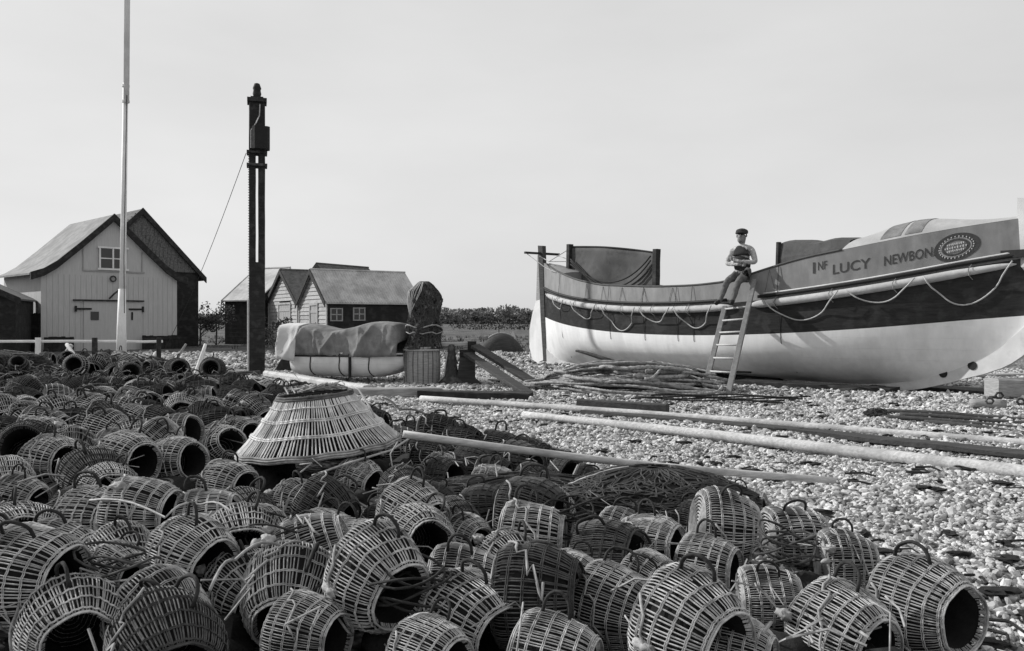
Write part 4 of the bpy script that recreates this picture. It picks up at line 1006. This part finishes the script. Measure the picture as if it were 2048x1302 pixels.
# ---------------------------------------------------------------- lobster pots
RP=.205
PROF=[(0,.80),(.04,.92),(.2,.985),(.45,1.0),(.75,.985),(1.0,.92),(1.2,.85),(1.36,.765),(1.45,.69),(1.46,.63),(1.39,.585)]
def pot_proto(seed,lo=False,mat_rod='wickm',hand_tw=0,stone=0,fat=1.0):
    random.seed(seed); 
    off=Vector((seed*3.1,0,0))
    sq=random.uniform(.93,1.03); ln=random.uniform(.92,1.12)*fat
    def W(p):
        p=Vector(p); a=math.atan2(p.y,p.x)
        k=1+.13*noise.noise(Vector((math.cos(a)*1.1,math.sin(a)*1.1,p.z*5))+off)+.025*noise.noise(Vector((math.cos(a)*4,math.sin(a)*4,p.z*20))+off)
        return Vector((p.x*k,p.y*k*sq,p.z*ln))
    n=54 if lo else 92
    rods=MB(); prof=PROF[::2]+[PROF[-1]] if lo else PROF
    for i in range(n):
        a=2*math.pi*(i+random.uniform(-.16,.16))/n; da=random.uniform(-.03,.03); r_=(.0043 if lo else .0028)*random.uniform(.85,1.15)
        if random.random()<.02: continue
        P=prof if not (random.random()<.03) else prof[:random.randint(3,len(prof)-1)]
        rods.tube([W((rr*RP*math.cos(a+da*j/8),rr*RP*math.sin(a+da*j/8),z*RP)) for j,(z,rr) in enumerate(P)],r_,3 if lo else 4,0,False)
    rings=MB()
    zz=[.05,.33,.63,.93,1.2,1.42]
    for z in zz:
        rr=lerp_table([(a,b) for a,b in PROF[:9]],z); k_=32 if lo else 66
        for h in ((0,) if lo else (0,.035)):
            rings.tube([W(((rr*RP+.002*(-1)**k+.0015)*math.cos(k*2*math.pi/k_),(rr*RP+.002*(-1)**k+.0015)*math.sin(k*2*math.pi/k_),(z+h)*RP)) for k in range(k_)],.0025 if not lo else .0038,4,closed=True)
    for h in (0,.04): rings.tube([W(((.665)*RP*math.cos(k*2*math.pi/32),.665*RP*math.sin(k*2*math.pi/32),(1.47+h)*RP)) for k in range(32)],.004,5,closed=True)
    shade_lin=MB(); pr=[(0,0),(.78,0.0),(.90,.05),(.955,.25),(.965,.5),(.94,.8),(.88,1.02),(.79,1.22),(.70,1.36),(.64,1.39),(.60,1.34),(.54,1.15),(.48,.85),(.45,.5)]  # dark funnel net, plus added shell painting shade into the weave gaps
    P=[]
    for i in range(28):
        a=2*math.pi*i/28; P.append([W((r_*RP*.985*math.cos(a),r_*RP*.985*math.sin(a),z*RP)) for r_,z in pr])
    shade_lin.grid(P,0,True)
    base=MB()
    for k in range(5 if lo else 9):
        rr=.08+.72*k/(4 if lo else 8); base.tube([W((rr*RP*math.cos(q*math.pi/12),rr*RP*math.sin(q*math.pi/12),-.004)) for q in range(24)],.006,4,closed=True)
    hd=MB(); h=random.uniform(.3,.46)*RP; z0=random.uniform(.15,.5)*RP; z1=z0+random.uniform(.5,.75)*RP; pts=[]
    for k in range(11):
        f=k/10; y=.97*RP+h*math.sin(f*math.pi)**.65; pts.append(W((.1*RP*math.sin(f*3+seed),y,z0+(z1-z0)*(.5-.5*math.cos(f*math.pi)))))
    hd.tube(pts,.0095 if not lo else .011,6,0,True,False,3,.06,.2)
    st=MB()
    if stone:
        a=random.choice((2.5,2.9,3.2,3.5)); zc=random.uniform(.0,.6)*RP
        st.blob((1.05*RP*math.cos(a),1.05*RP*math.sin(a),zc),(random.uniform(.018,.03),random.uniform(.018,.028),random.uniform(.03,.045)),0,3,.7,fr=2.2)
        if random.random()<.5: st.blob((1.05*RP*math.cos(a+.35),1.05*RP*math.sin(a+.35),zc-.04),(.018,.018,.03),0,2,.45)
    cord=MB()
    a=random.uniform(1.4,2.6); pts=[]
    for k in range(12): aa=a+k*.14*random.choice((1,1,.7)); pts.append(W((1.04*RP*math.cos(aa),1.04*RP*math.sin(aa),(.2+.08*k+.05*math.sin(k*1.7+seed))*RP)))
    cord.tube(pts,.0055,5)
    return dict(rods=rods.mesh('rods',M[mat_rod]),rings=rings.mesh('hoops',M['wickh' if mat_rod!='wickd' else 'netl']),shade_lin=shade_lin.mesh('dark_shade_lining',M['shade_lining'],True),base=base.mesh('base_weave',M['wickm']),hd=hd.mesh('handle',M['rope'],True),st=st.mesh('weight_stone',M['stone'],True) if stone else None,cord=cord.mesh('cord',M['ropem'],True))
hi=[pot_proto(100+i,False,'wickp' if i%3 else 'wickm',stone=i%2) for i in range(8)]
lo=[pot_proto(200+i,True,'wickm' if i%2 else 'wickp',stone=i%2) for i in range(6)]
hid=[pot_proto(300+i,False,'wickd',stone=0) for i in range(2)]
lod=[pot_proto(320+i,True,'wickd',stone=i%2) for i in range(3)]
def ob(name,me,parent):
    o=bpy.data.objects.new(name,me); col.objects.link(o); o.parent=parent; return o
pots=[]
def pot(loc,yaw,pitch,roll,s,pr,label,group,full=True):
    """yaw: mouth direction in degrees clockwise from +X towards the camera"""
    ax=Vector((math.cos(R(pitch))*math.cos(R(-yaw)),math.cos(R(pitch))*math.sin(R(-yaw)),math.sin(R(pitch))))
    up=Vector((0,0,1)); y=(up-ax*up.dot(ax)).normalized(); x=y.cross(ax)
    m=Matrix((x,y,ax)).transposed().to_4x4()@Matrix.Rotation(R(roll),4,'Z')
    c=Vector(loc)-ax*(.7*RP*s)
    e=bpy.data.objects.new('lobster_pot',None); col.objects.link(e); e.empty_display_size=.1
    e.matrix_world=Matrix.Translation(c)@m@Matrix.Scale(s,4)
    tag(e,label,'lobster pot',group)
    ob('rods',pr['rods'],e); ob('hoops',pr['rings'],e); ob('shade_lining',pr['shade_lin'],e); ob('handle',pr['hd'],e)
    if full: ob('base',pr['base'],e); ob('cord',pr['cord'],e)
    if pr['st']: ob('weight_stone',pr['st'],e)
    pots.append((loc[0],loc[1],RP*s)); return e
# nearest pots, surveyed: column, row, apparent radius, mouth direction, pitch, roll, label
G='lobster pots in the foreground'
NEAR=[(1850,1190,114,62,0,10,'pot with big black mouth at the right-hand corner of the heap'),
(1690,1250,118,58,-8,-12,'pot with black mouth just left of the corner pot, at the bottom of the frame'),
(1535,1180,74,15,0,20,'small pot wedged between two bottom right pots, pale lump below it'),
(1690,1105,78,15,0,5,'pot behind the corner pot with its handle up against the shingle'),
(1582,1062,82,-8,5,15,'pointed pot in side view at the upper right edge of the heap'),
(1385,1240,132,52,-5,0,'widest pot of the bottom row right of centre, mouth low in shade'),
(1225,1195,104,34,-5,-15,'pot left of the widest bottom pot with a pale stone on its side'),
(1415,1115,84,28,-5,10,'pot with dark mouth behind the widest bottom pot'),
(1245,1065,82,28,-5,-8,'pot with two pale knots on its left shoulder, below the dark net heap'),
(1392,1035,66,25,0,14,'dim pot tucked under the front of the dark net heap'),
(1492,1005,46,20,10,0,'little pot with upright handle at the tip of the dark net heap'),
(1025,1130,96,55,-3,-10,'pot in the centre showing a dark fringed mouth'),
(945,1225,112,48,-6,8,'pot of the bottom row left of centre with mouth turned down right'),
(760,1135,112,46,-12,-4,'large pot with dark mouth and round stone hanging below it'),
(612,1245,98,30,-4,-40,'flat-lying pot at the bottom with a handle arching over its side'),
(1105,1300,112,20,-5,5,'pot cut by the bottom of the frame at the centre'),
(150,1235,118,55,-4,6,'pot with very large black mouth at the bottom left'),
(335,1275,126,55,-10,-10,'shaded pot beside the large-mouthed pot at the bottom left'),
(385,1095,104,38,-8,0,'broad ribbed pot behind the shaded bottom left pot'),
(492,1165,98,45,-8,12,'pot with arched handle and pale bait in its mouth, bottom left of centre'),
(62,1130,112,15,-3,18,'pot cut by the left edge above the large-mouthed pot'),
(1150,1150,62,25,0,-30,'small pot half hidden in the gap at the centre right'),
(1092,1015,76,72,-2,0,'pot facing the camera with its round funnel mouth visible'),
(828,1010,84,50,-10,6,'pot with dark mouth and bold ribs above the large stone-hung pot'),
(655,1065,80,22,-3,-14,'pale ribbed pot with two handles nearby, left of the stone-hung pot'),
(932,1065,66,30,-3,12,'pot behind the fringed-mouth pot with arched handle'),
(718,950,58,34,-6,-8,'pot just under the front edge of the big basket, dark mouth right'),
(598,1000,66,32,-6,4,'pot with looping handle below the left front of the big basket'),
(455,960,66,28,-6,-6,'pale pot left of the basket front with fine ribs'),
(310,1015,70,25,-4,10,'ribbed pot above the broad ribbed pot at lower left'),
(165,1010,70,20,-3,-12,'weedy dark pot in the lower left'),
(40,985,66,22,-3,16,'pot at the left edge with its handle against a darker pot'),
(340,905,50,22,-3,-4,'pale pot with open weave left of the basket'),
(885,935,50,35,-4,8,'small pot right of the basket foot with dark mouth'),
(985,965,62,30,-3,-14,'pot crossed by shadow right of the small basket-foot pot'),
(525,1055,72,35,-6,22,'pot squeezed between the broad ribbed pot and the pale ribbed pot'),
(85,865,56,20,0,-6,'large pale pot at the left edge, highest of the near pots'),
(235,890,54,24,-2,8,'pale pot second from the left in the upper near row'),
(1300,1150,70,35,-5,30,'pot sunk in the gap behind the widest bottom pot'),
(860,1290,90,30,-6,-20,'pot cut by the bottom edge under the left-of-centre bottom pot'),
(240,1130,72,30,-4,-16,'low pot between the two big left pots, mostly in shade'),
(1480,1290,80,30,-5,10,'pot cut by the bottom edge below the small wedged pot'),
(1960,1330,80,30,-5,10,'pot barely in frame below the corner pot')]
for i,(x,y,r_,yw,pt,rl,lab) in enumerate(NEAR[:-1]):
    D=FPX*RP/r_; z=CH-(y-HY)/FPX*D
    # keep pots resting on the heap: limit the height and rescale
    gzv=gz((x-1024)/FPX*D,D); zl=min(max(z,gzv+.15),gzv+.31); D=FPX*(CH-zl)/(y-HY); s=max(.8,min(1.3,r_*D/FPX/RP))
    rl=rl*1.0+random.uniform(-8,8)
    pr=hid[i%2] if i in (9,17,30) else hi[i%8]
    s*=.82 if r_<110 else .9
    pot(((x-1024)/FPX*D,D,zl-.045),yw+random.uniform(-12,12)*(r_<110),pt+random.uniform(-6,6)*(r_<110),rl,s,pr,lab,G)
# the rest of the field
random.seed(23)
def clear(x,y,rmin):
    for (a,b,r_) in pots:
        if (x-a)**2+(y-b)**2<(rmin+r_*.0)**2: return False
    if ((x-bc.x)/.78)**2+((y-bc.y+.25)/.95)**2<1: return False
    if ((x-.78)/.6)**2+((y-4.75)/.5)**2<1: return False
    if -2.15<x<-.55 and 4.5<y<5.2: return False
    return True
farpots=[]; nfill=0; y=2.5
cand=[]
while y<15.8:
    sp_=.22+.011*(y-2.5); x=-.66*y-.3
    xr=lerp_table(EDGE,y)
    while x<xr-.12:
        cand.append((x+random.uniform(-.09,.09),y+random.uniform(-.09,.09))); x+=sp_
    y+=sp_*.95
for (x,y) in cand:
    if y<2.9 or (x>.5 and y<3.3) or (x>1.0 and y<3.7): continue
    if not clear(x,y,.205+.009*y): continue
    far=y>6.2
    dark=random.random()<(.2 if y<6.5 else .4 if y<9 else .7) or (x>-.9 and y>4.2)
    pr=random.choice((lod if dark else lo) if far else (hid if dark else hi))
    yw=random.gauss(30,24) if y<9 else random.uniform(-40,110); pt=random.gauss(-2,13) if y<11 else random.uniform(-25,60)
    z=gz(x,y)+(.15 if y<8 else .13)+random.uniform(-.05,.08)+(.22 if (y>11.5 and random.random()<.3) else 0)
    sc_f=random.uniform(.78,.98) if y<8 else random.uniform(.7,.92)
    if x>-.8 and 4.3<y<6.0: sc_f=.72; z=gz(x,y)+.11
    if nfill>=250 or y>11.2: farpots.append((x,y,z,yw,pt,random.gauss(0,25),sc_f,dark)); pots.append((x,y,.16)); continue
    if y<5: lab='wicker lobster pot filling a gap between the nearest pots'; gr='filler pots among the nearest pots'
    elif x>-.9: lab='dark old lobster pot in the fringe right of the big basket'; gr='dark pots right of the basket'
    elif y<9: lab='wicker lobster pot in the middle rows left of the big basket'; gr='middle pots left of the basket'
    else: lab='small weathered lobster pot in the far rows before the fence'; gr='far pots before the fence'
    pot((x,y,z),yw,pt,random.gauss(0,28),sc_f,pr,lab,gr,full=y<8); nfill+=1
# beyond the nearest 300: the remaining far pots as one mass
fp={False:MB(),True:MB()}; fh=MB(); fl=MB()
def far_unit():
    a=MB(); b=MB(); c=MB(); P_=[PROF[i] for i in (0,2,4,6,8,10)]
    for i in range(34):
        q=2*math.pi*i/34; a.tube([(rr*RP*math.cos(q),rr*RP*math.sin(q),z*RP) for z,rr in P_],.005,3,0,False)
    for z in (.1,.63,1.2,1.46): rr=lerp_table([(p,q) for p,q in PROF[:9]],z)+.02; a.tube([(rr*RP*math.cos(k*math.pi/8),rr*RP*math.sin(k*math.pi/8),z*RP) for k in range(16)],.006,3,closed=True)
    b.tube([(0,.97*RP+.36*RP*math.sin(k*math.pi/6)**.65,.25*RP+.65*RP*(.5-.5*math.cos(k*math.pi/6))) for k in range(7)],.011,5)
    c.lathe([(0,0),(.78*RP,0),(.95*RP,.25*RP),(.94*RP,.8*RP),(.64*RP,1.39*RP),(.54*RP,1.1*RP),(.45*RP,.5*RP)],14)
    return a,b,c
fa,fb,fc=far_unit()
def xf(mb,src,Mx): mb.add([Mx@Vector(v) for v in src.v],src.f)
for (x,y,z,yw,pt,rl,sc_f,dark) in farpots:
    ax=Vector((math.cos(R(pt))*math.cos(R(-yw)),math.cos(R(pt))*math.sin(R(-yw)),math.sin(R(pt)))); yy=(Vector((0,0,1))-ax*ax.z).normalized(); xx=yy.cross(ax)
    Mx=Matrix.Translation(Vector((x,y,z))-ax*.7*RP*sc_f)@Matrix((xx,yy,ax)).transposed().to_4x4()@Matrix.Rotation(R(rl),4,'Z')@Matrix.Scale(sc_f,4)
    xf(fp[dark],fa,Mx); xf(fh,fb,Mx); xf(fl,fc,Mx)
allm=MB()
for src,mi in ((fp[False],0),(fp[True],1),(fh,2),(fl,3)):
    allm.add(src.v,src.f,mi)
fo=allm.build('far_pot_heap',[M['wickm'],M['wickd'],M['rope'],M['shade_lining']]); tag(fo,'far mass of small lobster pots heaped before the rail fence','lobster pots',None,'stuff')
print('POTS',len(pots),'FAR',len(farpots),'PEBBLES',n_)
# pots singled out in the far heap
for (x,y,r_,yw,lab) in ((356,738,24,60,'round pot standing left of the white leaning stake'),(425,738,25,80,'round pot standing right of the white leaning stake'),(88,738,17,85,'far pot with pale ring mouth near the left end of the rail fence'),(187,745,20,80,'far pot with pale ring mouth under the dark fence post'),(240,722,21,70,'far pot with open mouth at the flagpole foot')):
    D=FPX*.2/r_; D=min(D,15.8); z=CH-(y-HY)/FPX*D; s=r_*D/FPX/RP
    e=pot(((x-1024)/FPX*D,D,z),yw,8,0,s,lod[0] if x>300 else lo[2],lab,'singled far pots',True)
    m=MB(); m.tube([(.67*RP*math.cos(k*math.pi/12),.67*RP*math.sin(k*math.pi/12),1.52*RP) for k in range(24)],.014,6,closed=True); m.build('mouth_ring',M['ropel' if x<300 else 'wickd'],e,True)
random.seed(66); m=MB()
for _ in range(420):
    y=random.uniform(3,17); x=random.uniform(lerp_table(EDGE,y) if y<15 else -6,.64*y); z=gz(x,y)+.03
    if random.random()<.5:
        a=random.uniform(0,6.28); l_=random.uniform(.04,.22); m.tube([(x,y,z),(x+l_*.5*math.cos(a)+.01,y+l_*.5*math.sin(a),z+.012),(x+l_*math.cos(a+.3),y+l_*math.sin(a+.3),z)],random.uniform(.003,.008),4)
    else: m.blob((x,y,z),(random.uniform(.02,.08),random.uniform(.02,.06),.012),0,2,1.1,fr=3)
lt=m.build('beach_litter',M['net']); tag(lt,'scraps of dark weed and driftwood on the open shingle','litter',None,'stuff')
# dark net heaps
netheap('net_heap',(.8,4.7,0),(.62,.46,.36),'big heap of dark net beside the centre right pots','net',620,5,31)
netheap('net_heap',(.05,5.1,0),(.7,.4,.24),'low heap of dark net under the thin pale pole','net',420,4,32)
netheap('net_heap',(-.1,6.6,0),(.55,.5,.26),'dark net heap between the big basket and the long spar','net',320,4,33)
netheap('net_heap',(-8.6,13.6,.15),(1.1,.6,.55),'dark net heap among the far pots by the rail fence','net',200,26,34)
netheap('net_heap',(-6.6,14.3,.1),(.9,.5,.5),'dark net heap right of the flagpole foot','net',200,26,35)
# litter of sticks, cord and net scraps through the heap
random.seed(77); m=MB()
for _ in range(900):
    y=random.uniform(2.4,15.8); x=random.uniform(-.66*y,lerp_table(EDGE,y)); z=gz(x,y)+random.uniform(.02,.3 if y<9 else .42)
    if ((x-bc.x)/.75)**2+((y-bc.y)/.75)**2<1: continue
    d_=Vector((random.gauss(0,1),random.gauss(0,1),random.gauss(0,.35))).normalized(); l_=random.uniform(.06,.28); p=Vector((x,y,z))
    q=Vector((random.gauss(0,.04),random.gauss(0,.04),random.uniform(0,.05)))
    m.tube([p-d_*l_/2,p+q,p+d_*l_/2],random.uniform(.002,.0055),4)
lt=m.build('gear_litter',M['ropem']); tag(lt,'tangle of cords, sticks and withies strewn through the pots','litter',None,'stuff')
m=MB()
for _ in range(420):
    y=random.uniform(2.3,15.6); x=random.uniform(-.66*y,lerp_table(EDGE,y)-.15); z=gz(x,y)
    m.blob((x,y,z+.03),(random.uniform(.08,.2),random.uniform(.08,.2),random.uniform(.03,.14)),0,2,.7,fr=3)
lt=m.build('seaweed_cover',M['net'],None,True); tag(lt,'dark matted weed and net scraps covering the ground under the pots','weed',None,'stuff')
# loose ropes over the pots
for (pts,mm,r_,lab) in (([(765,795),(800,820),(850,828),(905,850)],'rope',.012,'dark rope loop right of the basket top'),([(180,1000),(330,1035),(400,1010),(470,1030)],'ropel',.0045,'pale cord looped over the lower left pots'),([(560,1090),(470,1120),(420,1180)],'ropem',.005,'grey cord hanging over the broad ribbed pot')):
    P=[]
    for k,(x,y) in enumerate(pts):
        z=.42 if y>900 else .12; P.append(at(x,y,z))
    m=MB(); Q=[]
    for i in range(len(P)-1):
        for k in range(5): Q.append(P[i].lerp(P[i+1],k/5)+Vector((0,0,.03*math.sin(k*math.pi/5))))
    m.tube(Q+[P[-1]],r_,6); single('cord',m,M[mm],lab,'rope',smooth=True)

random.seed(41)
for (x,y,lab,rr) in ((820,1205,'coil of dark rope beside the round hanging stone',.13),(1575,1125,'coil of dark rope behind the bottom right pots',.11),(250,1180,'coil of dark rope above the bottom left pots',.14),(560,1110,'coil of dark rope beside the squeezed pot',.13),(1140,1060,'coil of dark rope in front of the dark net heap',.13)):
    p=at(x,y,.2); pts=[]; ph=random.uniform(0,6)
    for k in range(110):
        a=k*.32+ph; q=rr*(1+.18*math.sin(k*.13)+.1*math.sin(k*.9)); pts.append(p+Vector((q*math.cos(a),q*.8*math.sin(a),.04*math.sin(a*1.3+ph)+.0012*k)))
    m=MB(); m.tube(pts,.006,6,0,True,False,3,.04,.2); single('rope_coil',m,M['netl' if x%20 else 'rope'],lab,'rope',smooth=True)
# ---------------------------------------------------------------- vegetation
def leafmass(mb,c,rad,n,size,seed=0,flat=.75):
    random.seed(seed)
    for _ in range(n):
        while True:
            v=Vector((random.uniform(-1,1),random.uniform(-1,1),random.uniform(-1,1)))
            if v.length<1 and noise.noise(v*2.3+Vector((seed,0,0)))>-.3+.35*(v.length-.6): break
        p=Vector((c[0]+v.x*rad[0],c[1]+v.y*rad[1],c[2]+v.z*rad[2])); s_=size*random.uniform(.5,1.3)
        a=Vector((random.gauss(0,1),random.gauss(0,1),random.gauss(0,1))).normalized(); b=a.orthogonal().normalized()
        mb.add([p-a*s_,p+b*s_*.6,p+a*s_,p-b*s_*.6],[(0,1,2,3)])
def tree(name,base,h,w_,label,cat,seed,n=1400,size=.07,trunk=.06,bare=False,mm='leaf'):
    random.seed(seed); t=empty(name,base,label,cat)
    m=MB(); m.tube([(0,0,-.1),(.03,0,h*.3),(0,.02,h*.6),(.02,0,h*.85)],[trunk,trunk*.8,trunk*.5,trunk*.2],7)
    tips=[]
    for k in range(14):
        z0=h*random.uniform(.2,.75); a=random.uniform(0,6.28); l_=w_*random.uniform(.5,1); e_=Vector((l_*math.cos(a),l_*math.sin(a),min(h*.97,z0+l_*random.uniform(.3,1))))
        m.tube([(0,0,z0),e_*.5+Vector((0,0,z0*.5)),e_],[trunk*.4,trunk*.25,trunk*.08],5); tips.append(e_)
    m.build('trunk',M['bark'],t)
    m=MB()
    for k,e_ in enumerate(tips): leafmass(m,e_,(w_*.35,w_*.35,h*.13),n//14,size,seed*31+k)
    m.build('crown',M[mm],t); return t
tree('shrub',at(432,690),2.1,.75,'thin twiggy shrub between the boathouse and the black hut','shrub',3,700,.05,.05)
tree('shrub',at(552,712),1.25,.5,'ragged bush at the foot of the narrow hut right of the black post','shrub',4,700,.045,.04)
tree('shrub',(-14.6,38.6,0),1.4,.9,'low dark bush right of the tarred store','shrub',5,900,.06,.05)
# distant hedge and trees: one mass (far enough that single trees do not read)
random.seed(9); m=MB()
for k in range(230):
    x=random.uniform(-230,160); y=random.uniform(240,275); h=random.uniform(2.4,4.2)+1.6*noise.noise(Vector((x*.03,0,0)))+ (1.6 if -32<x<2 else 0)
    leafmass(m,(x,y,h*.5),(random.uniform(3,6),3,h*.62),620,.5,k)
lt=m.build('distant_hedge',M['leaf_haze']); tag(lt,'long low line of hedge and trees across the fields','hedge',None,'stuff')
m=MB()
for k in range(70):
    x=random.uniform(-90,60); y=random.uniform(95,120); leafmass(m,(x,y,.45),(random.uniform(1.5,4),1.2,.65),130,.16,500+k)
lt=m.build('field_hedge',M['leaf']); tag(lt,'dark low hedge along the near side of the field','hedge',None,'stuff')
m=MB()
for k in range(1500):
    y=random.uniform(22,60); x=random.uniform(-.62*y,.3*y)
    if -20<x<-3 and 24<y<34: continue
    if infield(x,y): continue
    p=Vector((x,y,0)); 
    for _ in range(5):
        q=p+Vector((random.uniform(-.12,.12),random.uniform(-.12,.12),0)); m.add([q+Vector((-.012,0,0)),q+Vector((.012,0,0)),q+Vector((random.uniform(-.1,.1),random.uniform(-.1,.1),random.uniform(.08,.26)))],[(0,1,2)])
lt=m.build('rough_grass',M['leaf']); tag(lt,'rough grass tufts behind the beach','grass',None,'stuff')
